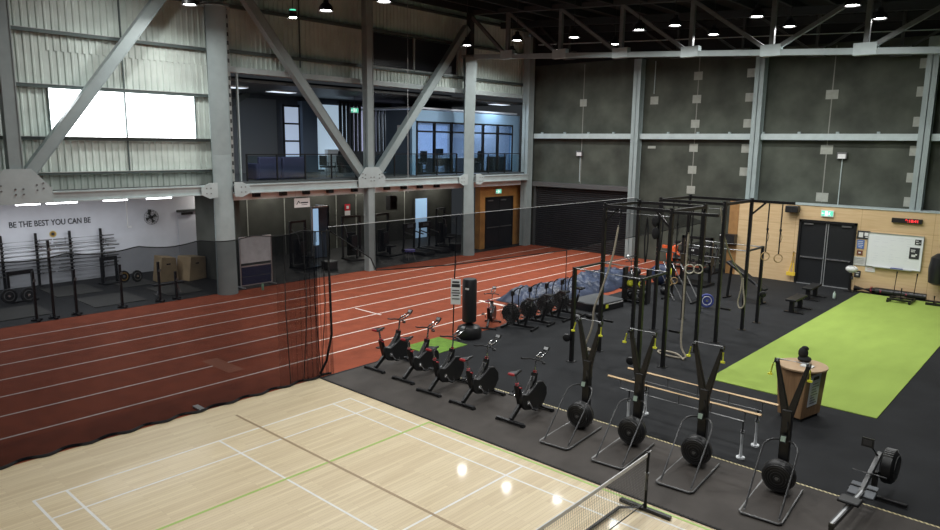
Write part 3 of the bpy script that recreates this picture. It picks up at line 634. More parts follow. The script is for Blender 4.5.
MB().box((0, 0, 0.4), (0.45, 1.1, 0.8)).build('body', 'blackp', t); MB().box((0.235, -0.27, 0.4), (0.02, 0.5, 0.74)).build('door', 'steel_d', t); MB().box((0.235, 0.27, 0.4), (0.02, 0.5, 0.74)).build('door', 'steel_d', t)
t = thing('wall_notice_board', 'dark framed notice board on the office back wall upstairs', 'notice board', (-17.66, 17.6, 5.8)); MB().box((0, 0, 0), (0.05, 0.9, 0.7)).build('board', 'blackp', t)

def exit_sign(loc, rz, label, hang=0):
    t = thing('exit_sign', label, 'exit sign', loc, rz)
    MB().box((0, 0, 0), (0.46, 0.06, 0.26)).build('sign_case', 'white', t)
    MB().box((0, -0.032, 0), (0.42, 0.006, 0.2)).build('green_face', 'green_sign', t)
    b = MB(); b.box((-0.03, -0.037, 0), (0.11, 0.004, 0.17)); b.build('door_symbol', 'sign_white', t)
    b = MB(); b.sph((0.09, -0.037, 0.055), 0.02, 8, (1, 0.15, 1)); b.beam((0.085, -0.037, 0.035), (0.075, -0.037, -0.025), 0.03, 0.004, side=(1, 0, 0)); b.beam((0.075, -0.037, -0.02), (0.12, -0.037, -0.075), 0.018, 0.004, side=(1, 0, 0)); b.beam((0.075, -0.037, -0.02), (0.03, -0.037, -0.06), 0.018, 0.004, side=(1, 0, 0)); b.beam((0.09, -0.037, 0.03), (0.04, -0.037, 0.0), 0.014, 0.004, side=(1, 0, 0))
    b.build('running_figure', 'sign_white', t)
    b = MB(); b.beam((-0.19, -0.037, 0), (-0.11, -0.037, 0), 0.02, 0.004, side=(0, 0, 1)); b.prism([(-0.205, -0.039, 0), (-0.165, -0.039, 0.04), (-0.165, -0.039, -0.04)], (0, 0.004, 0)); b.build('arrow', 'sign_white', t)
    if hang: MB().cyl((0, 0, 0.13), (0, 0, hang), 0.012, n=6).build('hanging_rod', 'steel_d', t)
    return t
exit_sign((3.58, 21.05, 2.93), 0, 'green and white exit sign on plywood above the black double doors')
exit_sign((-12.30, 19.75, 3.0), PI/2, 'green and white exit sign on amber plywood above the far doors')
exit_sign((-15.0, 12.3, 6.95), PI/2, 'small green exit sign hanging upstairs before the glowing panel', 0.65)
t = thing('beacon_light', 'small lamp with green cap hanging before the ribbed wall beside the brace', 'hanging lamp', (-9.2, 5.1, 9.55))
MB().cyl((0, 0, 0.0), (0, 0, 0.2), 0.13, n=16).build('housing', 'blackp', t); MB().cyl((0, 0, 0.2), (0, 0, 0.25), 0.11, n=16).build('green_band', 'green_sign', t); MB().cyl((0, 0, -0.02), (0, 0, 0.0), 0.12, n=16).build('lens', 'lampglow', t); MB().cyl((0, 0, 0.25), (0, 0, 2.0), 0.012, n=6).build('suspension_rod', 'steel_d', t)

# small black spotlights under the edge beam
sp = None
for i, y in enumerate((5.0, 6.15, 7.2, 8.35, 9.6, 11.4, 12.4, 13.4, 14.5)):
    names = ['beside the first round column', 'above the hanging banner start', 'second after the round column', 'third after the round column', 'just before the square column', 'just after the square column', 'second after the square column', 'third after the square column', 'before the truss column']
    lb = 'small black spotlight under mezzanine beam '+names[i]
    if sp is None:
        sp = thing('spotlight', lb, 'spotlight', (-11.72, y, 3.50), 0, 'black spotlights under the mezzanine beam')
        MB().box((0, 0, 0), (0.16, 0.26, 0.14)).build('spot_housing', 'blackp', sp); MB().box((-0.1, 0, 0.06), (0.16, 0.06, 0.06)).build('bracket', 'steel_d', sp); MB().box((0.085, 0, -0.01), (0.01, 0.2, 0.09)).build('lens', 'glass_d', sp)
    else: dup(sp, None, (-11.72, y, 3.50), None, lb)

# ================================================================ WEIGHTS BAY
# fluorescent battens
for i, (ya, yb, lb) in enumerate(((-2.55, -1.9, 'bright fluorescent batten under gusset plate'), (-1.72, -0.85, 'bright fluorescent batten above the word BEST'), (-0.05, 0.7, 'bright fluorescent batten between lettering and wall fan'), (1.35, 2.2, 'bright fluorescent batten above the wall fan'))):
    t = thing('batten_light', lb, 'fluorescent light', (-12.6, (ya+yb)/2, 3.50), 0, 'fluorescent battens over the weights bay')
    h = (yb-ya)/2; MB().b2(-0.05, 0.05, -h, h, 0.02, 0.07).build('batten_body', 'white', t); MB().b2(-0.04, 0.04, -h, h, -0.035, 0.02).build('tube', 'tube', t)
    for sy in (-1, 1): MB().cyl((0, sy*h*0.7, 0.07), (0, sy*h*0.7, 0.225), 0.006, n=6).build('hanger', 'steel_d', t)
al = bpy.data.lights.new('batten_glow', 'AREA'); al.shape = 'RECTANGLE'; al.size = 0.1; al.size_y = 1.3; al.energy = 36; al.color = (0.90, 0.95, 1.0)
for x in (-12.75, -15.2):
    for y in (-5.5, -3.6, -1.7, 0.2, 2.2):
        l = bpy.data.objects.new('batten_glow', al); C.objects.link(l); l.location = (x, y, 3.42)
        if x < -15:
            t = tag(MB().box((0, 0, 0), (0.1, 1.3, 0.08)).build('ceiling_batten', 'white'), 'white ceiling batten deeper inside the weights bay', 'fluorescent light', 'ceiling battens deep in the weights bay'); t.location = (x, y, 3.68)
# wall lettering + badge
g = thing('wall_lettering', 'black lettering BE THE BEST YOU CAN BE on the white wall', 'lettering', (-17.79, -0.04, 2.33))
lettering('letters', 'BE THE BEST YOU CAN BE', 0.27, face_mtx((0, 0, 0), (0, 1, 0)), 'ink', g, 0.006, bold=0.004).scale = (0.88, 1.12, 1)
t = thing('wall_badge', 'round gold badge below the wall lettering', 'badge', (-17.79, -0.02, 1.9))
MB().cyl((0, 0, 0), (0.015, 0, 0), 0.12, n=24).build('gold_disc', 'gold', t); MB().torus((0.015, 0, 0), (1, 0, 0), 0.115, 0.012).build('rim', mat('badge_rim', (0.6, 0.5, 0.2), 0.5), t); MB().cyl((0.015, 0, 0), (0.02, 0, 0), 0.06, n=16).build('dark_centre', 'ink', t)
# barbell wall racks
RACKZ = [1.72-0.135*k for k in range(10)]
bb_proto = None
for ri, (yc, place) in enumerate(((-1.22, 'rack nearer the picture edge'), (1.06, 'rack under the lettering end'))):
    t = thing('barbell_rack', 'black two-post wall rack of horizontal barbells, '+place, 'barbell rack', (-17.5, yc, 0.01), 0, 'barbell racks on the white wall')
    for sy in (-1, 1):
        p = MB().box((-0.12, sy*0.56, 1.0), (0.07, 0.08, 1.98)).build('upright_post', 'black', t)
        b = MB()
        for z in RACKZ:
            MB().tube([(-0.09, sy*0.56, z-0.03), (0.10, sy*0.56, z-0.02), (0.13, sy*0.56, z+0.02)], 0.014, 6).build('hook', 'black', p)
        MB().box((-0.06, sy*0.56, 0.01), (0.3, 0.1, 0.02)).build('foot', 'black', p)
    for k, z in enumerate(RACKZ):
        dy = random.uniform(-0.12, 0.12)
        lb = 'barbell lying on wall '+place+', '+['topmost', 'second from top', 'third from top', 'fourth from top', 'fifth from top', 'fifth from bottom', 'fourth from bottom', 'third from bottom', 'second from bottom', 'lowest'][k]
        if bb_proto is None:
            bb_proto = thing('barbell', lb, 'barbell', (-17.45, yc+dy, 0.01+z+0.006), 0, 'barbells on the wall racks')
            MB().cyl((0, -0.66, 0), (0, 0.66, 0), 0.014, n=8).build('shaft', 'gsteel', bb_proto)
            for sy in (-1, 1): MB().lathe((0, sy*0.66, 0), (0, sy, 0), [(0.04, 0), (0.04, 0.03), (0.025, 0.031), (0.025, 0.43)], 12).build('sleeve', 'gsteel', bb_proto)
        else: dup(bb_proto, None, (-17.45, yc+dy, 0.01+z+0.006), None, lb, 'barbells on the wall racks')
# squat stands beside the track
def stand(x, y, h, label, rz=0.0):
    t = thing('squat_stand', label, 'squat stand', (x, y, 0.03 if False else 0.01), rz, 'black squat stands beside the track')
    MB().box((0, 0, h/2+0.03), (0.07, 0.07, h)).build('upright_post', 'black', t)
    MB().box((0, 0, 0.03), (0.5, 0.08, 0.05)).build('base_foot', 'black', t); MB().box((0, 0, 0.03), (0.08, 0.3, 0.05)).build('cross_foot', 'black', t)
    b = MB(); b.box((0.07, 0, h-0.28), (0.1, 0.06, 0.02)); b.box((0.12, 0, h-0.24), (0.02, 0.06, 0.08)); b.build('bar_catch', 'gsteel', t)
stand(-12.0, -2.45, 1.5, 'black squat stand close to the picture edge by the track')
stand(-11.98, -1.98, 2.4, 'tallest black squat stand beside the track in front of the barbell rack')
stand(-11.98, -1.33, 1.4, 'black squat stand next to the tallest one by the track')
stand(-11.98, 0.06, 1.4, 'black squat stand in front of the loaded bench gap, beside the track')
stand(-11.95, 1.30, 1.35, 'black squat stand before the plywood boxes by the track')
stand(-11.95, 1.88, 0.95, 'short black squat stand nearest the round column')
stand(-14.9, -2.95, 1.2, 'black squat stand behind the others at the picture edge')
def bench_frame(x, y, rz, label, wide=0.75, h=1.05):
    t = thing('weight_rack', label, 'weight rack', (x, y, 0.01), rz, 'black plate racks in the weights bay')
    for sy in (-1, 1): MB().box((0, sy*wide/2, h/2), (0.08, 0.08, h)).build('post', 'black', t)
    MB().box((0, 0, h-0.07), (0.1, wide, 0.14)).build('crossbar', 'black', t); MB().box((0, 0, 0.03), (0.5, wide+0.1, 0.05)).build('base', 'black', t)
    return t
bench_frame(-15.3, -1.9, 0.1, 'black two-legged rack frame standing behind the empty squat stands')
bench_frame(-16.3, 1.35, 0.1, 'black plate rack frame below the second barbell rack', 0.55, 1.05)
plate_proto = None
def bumper(loc, rz, r, label, m='blackp', ring='gsteel', tilt=0.12, group='bumper plates in the weights bay'):
    t = thing('bumper_plate', label, 'weight plate', loc, rz, group); ct = math.sin(tilt); cc = math.cos(tilt)
    ax = V((cc, 0, ct)); c = V((0, 0, r*cc+0.03))
    MB().lathe(c-ax*0.035, ax, [(r*0.94, 0), (r, 0.012), (r, 0.058), (r*0.94, 0.07), (r*0.80, 0.07), (r*0.78, 0.055), (r*0.3, 0.055), (r*0.28, 0.07), (0.03, 0.07)], 32).build('rubber_disc', m, t)
    MB().torus(c+ax*0.03, ax, r*0.62, 0.012, 32, 6).build('print_ring', ring, t); MB().cyl(c+ax*0.02, c+ax*0.042, 0.045, n=16).build('steel_hub', 'chrome', t)
    return t
bumper((-16.0, 1.75, 0.01), 0.1, 0.23, 'black bumper plate with gold ring leaning by the plate rack', ring='gold')
bumper((-15.75, 2.15, 0.01), 0.3, 0.23, 'plain black bumper plate standing beside the gold ringed one')
bumper((-15.0, -2.35, 0.01), 0.1, 0.25, 'black bumper plate on edge under the two-legged rack frame')
bumper((-14.75, -1.85, 0.01), 0.2, 0.25, 'second black bumper plate on edge near the two-legged rack frame')
t = thing('adjustable_bench', 'low flat bench with pale legs on platform before the plywood boxes', 'bench', (-12.8, 2.0, 0.03))
MB().box((0, 0, 0.40), (0.28, 1.1, 0.07)).build('pad', 'vinyl', t, bevel=0.02)
for sy in (-1, 1): MB().beam((0, sy*0.42, 0.0), (0, sy*0.28, 0.38), 0.05, 0.05).build('leg', 'chrome', t); MB().box((0, sy*0.42, 0.02), (0.4, 0.05, 0.04)).build('foot', 'chrome', t)
for i, (x, y, sz, lb) in enumerate(((-15.1, 4.0, (0.75, 0.85, 0.95), 'tall plywood plyometric box beside the dark return wall'), (-15.4, 3.1, (0.7, 0.75, 1.0), 'slanted pale plywood plyometric box behind the tall one'))):
    t = thing('plyo_box', lb, 'plyometric box', (x, y, 0.01), 0.25-0.3*i, 'plywood boxes in the weights bay')
    MB().prism([(-sz[0]/2, -sz[1]/2, 0), (-sz[0]/2, sz[1]/2, 0), (-sz[0]/2, sz[1]/2-0.08*i, sz[2]*0.92), (-sz[0]/2, -sz[1]/2+0.12, sz[2])], (sz[0], 0, 0)).build('box_shell', 'boxply', t, bevel=0.01)
    MB().box((sz[0]/2+0.002, 0, sz[2]*0.7), (0.006, 0.16, 0.05)).build('hand_hole', 'blackm', t)
t = thing('wall_fan', 'black caged wall fan mounted high on the white wall', 'fan', (-17.8, 3.65, 2.3))
MB().box((0.05, 0, 0.25), (0.1, 0.1, 0.12)).build('bracket', 'steel_d', t)
b = MB()
for R in (0.30, 0.24, 0.17, 0.1): b.torus((0.26 if R < 0.3 else 0.2, 0, 0), (1, 0, 0), R, 0.006, 28, 4)
for k in range(16): b.tube([(0.28, 0.05*math.cos(k*PI/8), 0.05*math.sin(k*PI/8)), (0.2, 0.3*math.cos(k*PI/8), 0.3*math.sin(k*PI/8)), (0.1, 0.26*math.cos(k*PI/8), 0.26*math.sin(k*PI/8))], 0.004, 4)
b.build('cage', 'blackp', t); b = MB()
for k in range(4):
    a = k*PI/2+0.3; b.prism([(0.16, 0.04*math.cos(a), 0.04*math.sin(a)), (0.19, 0.24*math.cos(a-0.25), 0.24*math.sin(a-0.25)), (0.15, 0.24*math.cos(a+0.45), 0.24*math.sin(a+0.45))], (0.006, 0, 0))
b.build('blade', 'steel_d', t); MB().cyl((0.08, 0, 0), (0.22, 0, 0), 0.07, n=16).build('motor', 'blackp', t)
t = thing('wall_conduit', 'thin white vertical conduit on white wall beside the fan', 'conduit', (-17.79, 2.75, 1.95)); MB().box((0, 0, 0.6), (0.03, 0.04, 1.2)).build('pipe', 'white', t); MB().box((0.01, 0.06, 0), (0.05, 0.16, 0.08)).build('junction_box', 'white', t)
t = thing('fire_extinguisher_sign', 'small dark call point on the white wall by the door', 'call point', (-17.78, 6.25, 1.55)); MB().box((0, 0, 0), (0.05, 0.14, 0.2)).build('case', 'ink', t); MB().box((0.03, 0, -0.02), (0.01, 0.09, 0.09)).build('front', 'paper', t)

# ================================================================ GYM ROOM UNDER THE MEZZANINE
t = thing('portable_whiteboard', 'white panelled board on wheeled frame beside the first round column', 'whiteboard', (-11.95, 5.02, 0.01))
b = MB()
for sy in (-1, 1): b.box((0, sy*0.66, 0.98), (0.035, 0.035, 1.9)); b.box((0, sy*0.66, 0.05), (0.6, 0.04, 0.04))
b.box((0, 0, 0.10), (0.035, 1.32, 0.035)); b.box((0, 0, 0.82), (0.035, 1.32, 0.05)); b.box((0, 0, 1.92), (0.035, 1.32, 0.035)); b.build('stand_frame', 'alu', t)
MB().box((0, 0, 1.42), (0.03, 1.27, 0.96)).build('board', mat('grey_white_board', (0.62, 0.64, 0.66), 0.5, var=0.12, vscale=4), t)
MB().box((0, 0, 0.62), (0.025, 1.25, 0.36)).build('navy_panel', 'navy', t); MB().box((0, 0, 0.27), (0.02, 1.2, 0.3)).build('lower_panel', 'navy', t)
for sx in (-1, 1):
    for sy in (-1, 1): MB().cyl((sx*0.28, sy*0.66-0.015, 0.03), (sx*0.28, sy*0.66+0.015, 0.03), 0.03, n=10).build('caster', 'blackp', t)
t = tag(MB().lathe((0, 0, 0), (0, 0, 1), [(0.04, 0), (0.045, 0.02), (0.045, 0.2), (0.02, 0.24), (0.02, 0.27)], 12).build('water_bottle', mat('green_bottle', (0.25, 0.45, 0.3), 0.3)), 'small green bottle on the track below the portable whiteboard', 'bottle'); t.location = (-11.2, 4.8, 0.006)
t = thing('hanging_banner', 'small white banner with dark logo hanging under the mezzanine', 'banner', (-11.80, 7.05, 3.10)); MB().box((0, 0, 0), (0.02, 0.72, 0.36)).build('banner_cloth', 'white', t)
b = MB(); b.beam((0.013, -0.26, -0.06), (0.013, -0.16, 0.08), 0.03, 0.006, side=(0, 1, 0)); b.beam((0.013, -0.18, 0.08), (0.013, -0.10, -0.02), 0.03, 0.006, side=(0, 1, 0)); b.box((0.013, 0.10, 0.0), (0.006, 0.34, 0.05)); b.box((0.013, 0.10, -0.08), (0.006, 0.26, 0.02)); b.build('printed_mark', 'ink', t)
for y in (-0.3, 0.3): MB().cyl((0, y, 0.17), (0, y, 0.50), 0.006, n=6).build('hanging_wire', 'rope_w', t)
d = thing('glass_booth', 'pale blue glazed booth standing in the gym room under the mezzanine', 'booth', (-16.4, 10.9, 0.01))
MB().b2(-0.5, 0.5, 0.42, 0.5, 0, 2.45).build('side_panel', mat('grey_booth_panel', (0.16, 0.19, 0.24), 0.5), d); MB().b2(0.40, 0.45, -0.5, 0.5, 0, 2.45).build('front_panel', mat('booth_frost', (0.10, 0.13, 0.18), 0.4), d)
MB().b2(0.455, 0.46, -0.42, -0.1, 0.6, 2.35).build('lit_panel', 'lit_blue', d); b = MB(); b.b2(0.44, 0.5, 0.44, 0.5, 0, 2.45); b.b2(0.44, 0.5, -0.5, -0.44, 0, 2.45); b.b2(0.44, 0.5, -0.5, 0.5, 2.4, 2.46); b.build('edge_frame', 'alu', d)
d = thing('door_5', None, None); struct(d, 'pale blue daylit glass door in the olive wall under the mezzanine', 'door')
MB().b2(-17.85, -17.8, 18.9, 19.85, 0.02, 2.3).build('door_leaf', 'lit_blue', d); b = MB(); b.b2(-17.84, -17.78, 18.85, 18.9, 0, 2.35); b.b2(-17.84, -17.78, 19.85, 19.9, 0, 2.35); b.build('door_frame', 'steel_d', d)
t = thing('fire_call_point', 'red and white fire notice on the olive wall beside the booth', 'fire notice', (-17.8, 14.0, 2.0)); MB().box((0, 0, 0.1), (0.03, 0.34, 0.34)).build('red_panel', 'skin_red', t); MB().box((0.02, 0, 0.1), (0.01, 0.16, 0.16)).build('white_panel', 'white', t); MB().box((0, 0, -0.2), (0.03, 0.34, 0.24)).build('lower_panel', 'white', t)
def machine(x, y, rz, label, k):
    t = thing('cable_machine', label, 'gym machine', (x, y, 0.01), rz, 'dark cable machines under the mezzanine')
    for sy in (-1, 1): MB().box((-0.3, sy*0.45, 1.0), (0.09, 0.09, 2.0)).build('upright_post', 'black', t)
    MB().box((-0.3, 0, 2.0), (0.09, 0.99, 0.09)).build('top_beam', 'black', t); MB().box((-0.3, 0, 0.7), (0.14, 0.42, 1.1)).build('weight_stack', 'blackm', t)
    MB().box((0.1, 0, 0.04), (1.0, 0.99, 0.06)).build('base', 'black', t); MB().box((0.25, 0, 0.48), (0.5, 0.32, 0.08)).build('seat', 'vinyl', t, bevel=0.02); MB().box((0.25, 0, 0.25), (0.07, 0.07, 0.42)).build('seat_post', 'black', t)
    MB().box((-0.02, 0, 0.85), (0.1, 0.32, 0.6)).build('backrest', 'vinyl', t, bevel=0.02)
    if k: MB().tube([(-0.3, -0.4, 1.7), (0.25, -0.55, 1.5), (0.3, -0.5, 1.1)], 0.02, 8).build('lever_arm', 'gsteel', t); MB().tube([(-0.3, 0.4, 1.7), (0.25, 0.55, 1.5), (0.3, 0.5, 1.1)], 0.02, 8).build('lever_arm', 'gsteel', t)
machine(-14.2, 8.7, 0.2, 'dark seated cable machine before the glazed booth', 1)
machine(-14.4, 11.7, -0.2, 'dark seated cable machine behind the square column', 1)
machine(-14.3, 13.6, 0.1, 'dark cable machine to the far side of the square column', 0)
machine(-14.5, 18.0, 0.3, 'dark seated machine beside the truss column under the mezzanine', 1)
def treadmill(x, y, rz, label):
    t = thing('treadmill', label, 'treadmill', (x, y, 0.01), rz, 'dark treadmills under the mezzanine')
    MB().box((0, 0, 0.1), (1.7, 0.75, 0.16)).build('deck', 'blackp', t, bevel=0.03); MB().box((0.05, 0, 0.185), (1.45, 0.5, 0.01)).build('belt', 'rubber', t)
    for sy in (-1, 1): MB().beam((-0.7, sy*0.36, 0.15), (-0.62, sy*0.36, 1.3), 0.08, 0.06).build('upright', 'black', t); MB().beam((-0.6, sy*0.36, 1.05), (0.0, sy*0.36, 0.95), 0.05, 0.05).build('handrail', 'gsteel', t)
    MB().box((-0.64, 0, 1.32), (0.12, 0.8, 0.3)).build('console', 'blackp', t)
    MB().box((-0.572, 0, 1.34), (0.01, 0.4, 0.16)).build('screen', mat('grey_screen', (0.12, 0.14, 0.16), 0.3), t)
treadmill(-13.6, 15.1, 0.0, 'dark treadmill with pale handrails between square column and truss column')
treadmill(-13.6, 16.2, 0.0, 'dark treadmill directly before the truss column')
t = thing('stool', 'violet padded stool by the track under the mezzanine', 'stool', (-12.5, 13.5, 0.01)); MB().cyl((0, 0, 0.4), (0, 0, 0.48), 0.26, n=20).build('seat', mat('violet_seat', (0.16, 0.13, 0.42), 0.5), t)
for k in range(4): a = k*PI/2+0.6; MB().cyl((0.14*math.cos(a), 0.14*math.sin(a), 0.4), (0.26*math.cos(a), 0.26*math.sin(a), 0), 0.018, n=8).build('leg', 'gsteel', t)
t = thing('hanging_speaker', 'black loudspeaker hanging before the olive wall by the blue door', 'speaker', (-16.8, 16.2, 2.3)); MB().box((0, 0, 0), (0.35, 0.5, 0.75)).build('cabinet', 'blackp', t); MB().cyl((0.176, 0, -0.1), (0.19, 0, -0.1), 0.17, n=20).build('cone', 'blackm', t); MB().cyl((0, 0, 0.37), (0, 0, 1.4), 0.015, n=6).build('bracket_pole', 'steel_d', t)
for i, (y, lb) in enumerate(((9.2, 'small stool box on the dark floor near the booth'), (15.6+1.6, 'black storage crate on floor behind the truss column'))):
    t = thing('storage_crate', lb, 'crate', (-13.0, y, 0.01)); MB().box((0, 0, 0.17), (0.5, 0.5, 0.34)).build('crate_body', 'blackp', t, bevel=0.02); MB().box((0, 0, 0.36), (0.52, 0.52, 0.04)).build('lid', 'steel_d', t)

# ================================================================ DIVIDER NETS
def netgrid(y0, y1, zb, zt, x=-1.6, ny=60, nz=10, wob=0.05):
    b = MB(); vs = []
    for i in range(ny+1):
        t = i/ny; y = y0+(y1-y0)*t
        for j in range(nz+1):
            s_ = j/nz; z = zb(y)+(zt(y)-zb(y))*s_
            vs.append((x+wob*(math.sin(y*2.3+s_)*0.6+math.sin(y*5.1)*0.4)*(0.3+0.7*(1-s_)), y, z))
    b.add(vs, [(i*(nz+1)+j, (i+1)*(nz+1)+j, (i+1)*(nz+1)+j+1, i*(nz+1)+j+1) for i in range(ny) for j in range(nz)])
    return b
t = thing('divider_net', 'lowered black divider net hanging between timber court and red track', 'divider net', (0, 0, 0))
zt1 = lambda y: 3.52-0.07*abs(math.sin(y*2.6))
netgrid(-16, 0.35, lambda y: 0.02, zt1, ny=160).build('net_sheet', 'net', t, solid=1)
b = MB(); vs = []   # gathered folds at the free end
ny = 60
for i in range(ny+1):
    y = -0.75+1.45*i/ny; u = i/ny
    for j in range(13):
        s_ = j/12; amp = (0.03+0.10*u)*(1.0-0.5*s_)
        vs.append((-1.6+amp*math.sin(i*1.15)+0.05, y*(1)+0.10*u*(1-s_)*0.6-0.12*u*s_*0, 0.02+3.46*s_))
b.add(vs, [(i*13+j, (i+1)*13+j, (i+1)*13+j+1, i*13+j+1) for i in range(ny) for j in range(12)]); b.build('gathered_folds', 'net_hang', t, solid=1)
b = MB(); pts = [(-1.6, y/10, zt1(y/10)) for y in range(-160, 9)]; b.tube(pts, 0.012, 5); b.build('top_cord', 'cord', t)
b = MB(); pts = [(-1.6+0.06*math.sin(y*0.9), y/10, 0.03) for y in range(-160, 8)]; b.tube(pts, 0.030, 5); b.build('bottom_hem', 'cord', t)
MB().tube([(-1.6, 0.66, 3.48), (-1.58, 0.70, 2.2), (-1.55, 0.70, 1.0), (-1.66, 0.62, 0.35), (-1.7, 0.45, 0.04)], 0.030, 6).build('side_hem', 'cord', t)
for y, a in ((0.50, 0.02), (0.30, -0.03), (-0.0, 0.02), (-0.5, -0.02)):
    MB().tube([(-1.58, y, 3.48), (-1.55+a, y+a, 1.8), (-1.6-a, y-a*3, 0.04)], 0.010, 5).build('pleat_edge', 'cord', t)
t = thing('divider_net', 'raised black divider net gathered up above the red track and gym rig', 'divider net', (0, 0, 0))
def zlow(y):
    pts = [(0.75, 3.44), (2.0, 2.64), (2.05, 2.35), (4.9, 2.15), (10.5, 1.98), (21.5, 2.10)]
    for (a, za), (c, zc) in zip(pts, pts[1:]):
        if y <= c: return za+(zc-za)*(y-a)/(c-a)
    return 2.1
netgrid(0.75, 21.5, zlow, lambda y: 3.53 if y < 15 else 3.53-(y-15)*0.215, ny=200, nz=8).build('net_sheet', mesh_net('black_raised_netting', 0.55), t, solid=1)
MB().tube([(-1.6, 0.7+14.3*k/60, 3.54) for k in range(61)], 0.008, 5).build('top_cord', 'rope_w', t)
MB().tube([(-1.6, 0.75+20.75*k/120, zlow(0.75+20.75*k/120)) for k in range(121)], 0.016, 5).build('bottom_hem', 'cord', t)
t = thing('net_cord', 'thin black cord of the net falling to floor beside the punch bag', 'cord', (-1.85, 5.10, 0)); MB().tube([(0.2, 0, 3.5), (0.15, 0, 2), (0, 0.1, 0.01)], 0.018, 6).build('cord_line', 'cord', t)
t = thing('net_cord', 'thin black cord of the net falling to floor behind the fan bikes', 'cord', (-1.6, 10.5, 0)); MB().tube([(0, 0, 2.0), (0, 0, 1), (0, 0.0, 0.01)], 0.018, 6).build('cord_line', 'cord', t)
t = tag(MB().box((0, 0, 0), (0.30, 0.12, 0.03)).build('paper_scrap', 'paper'), 'small white scrap lying at the foot of the lowered net', 'scrap'); t.location = (-1.75, -2.55, 0.03)

# ================================================================ COURT NET
t = thing('court_net', 'low portable court net with white tape band and black post', 'court net', (6.99, 0.10, 0.0))
MB().cyl((0, 0, 0.03), (0, 0, 0.95), 0.030, n=12).build('post', 'black', t)
MB().cyl((0, 0, 0.35), (0, 0, 0.62), 0.036, n=12).build('tension_sleeve', 'gsteel', t)
MB().beam((-0.42, 0, 0.035), (0.42, 0, 0.035), 0.07, 0.05).build('foot', 'black', t)
MB().tube([(0, 0, 0.06), (-0.30, -0.25, 0.04), (-0.30, -6.0, 0.04), (0, -6.2, 0.06)], 0.024, 8).build('base_tube', 'black', t)
MB().cyl((0, -6.25, 0.03), (0, -6.25, 0.95), 0.030, n=12).build('post', 'black', t)
MB().beam((-0.42, -6.25, 0.035), (0.42, -6.25, 0.035), 0.07, 0.05).build('foot', 'black', t)
sag = lambda y: 0.91-0.05*math.sin(PI*min(1, max(0, -y/6.25)))
b = MB(); N = 24
for k in range(N):
    ya, yb = -0.03-6.18*k/N, -0.03-6.18*(k+1)/N
    b.prism([(-0.008, ya, sag(ya)-0.028), (-0.008, yb, sag(yb)-0.028), (-0.008, yb, sag(yb)+0.028), (-0.008, ya, sag(ya)+0.028)], (0.016, 0, 0))
b.build('tape_band', 'tape', t)
MB().tube([(0, 0.0, 0.93), (0, 0.08, 0.95)], 0.007, 5).build('tape_tail', 'tape', t)
b = MB(); r_ = 0.0015
for k in range(int(6.2/0.045)):
    y = -0.04-0.045*k; b.beam((0, y, 0.14), (0, y, sag(y)-0.02), 2*r_, 2*r_)
for k in range(17):
    b.tube([(0, -0.04-6.16*j/12, 0.14+(sag(-0.04-6.16*j/12)-0.16)*k/16) for j in range(13)], r_, 4)
b.build('net_mesh', mat('grey_net_thread', (0.16, 0.16, 0.16), 0.8), t)
MB().tube([(0, -0.03, 0.13), (0, -6.2, 0.13)], 0.009, 5).build('lower_cord', 'cord', t)

# ================================================================ ADDED INTERIOR LIGHTS upstairs and under the mezzanine
dl = bpy.data.lights.new('downlight', 'AREA'); dl.shape = 'DISK'; dl.size = 0.2; dl.energy = 34; dl.color = (1.0, 0.96, 0.88)  # added to brighten the dark gym room; the fittings are invented
dp = None
for i, (x, y, z) in enumerate([(-17.2, 6.5, 3.68), (-17.2, 9.3, 3.68), (-17.2, 12.2, 3.68), (-17.2, 15.2, 3.68), (-17.2, 17.6, 3.68), (-17.2, 20.4, 3.68)]):
    if dp is None:
        dp = thing('fill_downlight', 'added round downlight brightening the olive wall under the mezzanine', 'downlight', (x, y, z), 0, 'added downlights along the olive wall'); MB().cyl((0, 0, 0), (0, 0, 0.04), 0.13, n=16).build('trim_ring', 'white', dp); MB().cyl((0, 0, -0.005), (0, 0, 0.002), 0.1, n=16).build('lens', 'lampglow', dp)
    else: dup(dp, None, (x, y, z))
    l = bpy.data.objects.new('downlight', dl); C.objects.link(l); l.location = (x, y, z-0.03)
ol = bpy.data.lights.new('office_fill_light', 'AREA'); ol.shape = 'RECTANGLE'; ol.size = 0.6; ol.size_y = 1.2; ol.energy = 75; ol.color = (0.75, 0.87, 1.0)  # added to brighten office and lounge; the panel fittings are invented
op = None
for i, (x, y, z, en) in enumerate([(-15.3, 15.6, 7.02, 1), (-15.3, 18.2, 7.02, 1), (-15.3, 20.6, 7.02, 1), (-15.2, 8.5, 7.55, 0), (-14.6, 5.8, 7.55, 0), (-13.0, 20.5, 7.55, 0)]):
    if op is None:
        op = thing('fill_panel_light', 'added square ceiling light panel upstairs', 'ceiling light', (x, y, z), 0, 'added ceiling light panels upstairs'); MB().box((0, 0, 0.025), (0.6, 1.2, 0.05)).build('light_frame', 'white', op); MB().box((0, 0, -0.004), (0.55, 1.15, 0.008)).build('diffuser', mat('soft_panel_glow', (0.8, 0.85, 0.9), 0.5, emit=(0.75, 0.87, 1.0), estr=1.2), op)
    else: dup(op, None, (x, y, z))
    if i != 5:
        l = bpy.data.objects.new('office_fill_light', ol if en else ol); C.objects.link(l); l.location = (x, y, z-0.03)
        if not en: l.data = l.data.copy(); l.data.energy = 22
o = MB().b2(-17.8, -12.85, 14.0, 21.9, 7.07, 7.15).build('ceiling_office', 'cream'); struct(o, 'pale ceiling over the upstairs office', 'ceiling')
l = bpy.data.objects.new('office_fill_light', ol.copy()); C.objects.link(l); l.data.energy = 34; l.location = (-12.3, 19.5, 7.4); l.rotation_euler = (0, -0.3, 0)  # added fill without a fitting, brightens the pale blue office wall

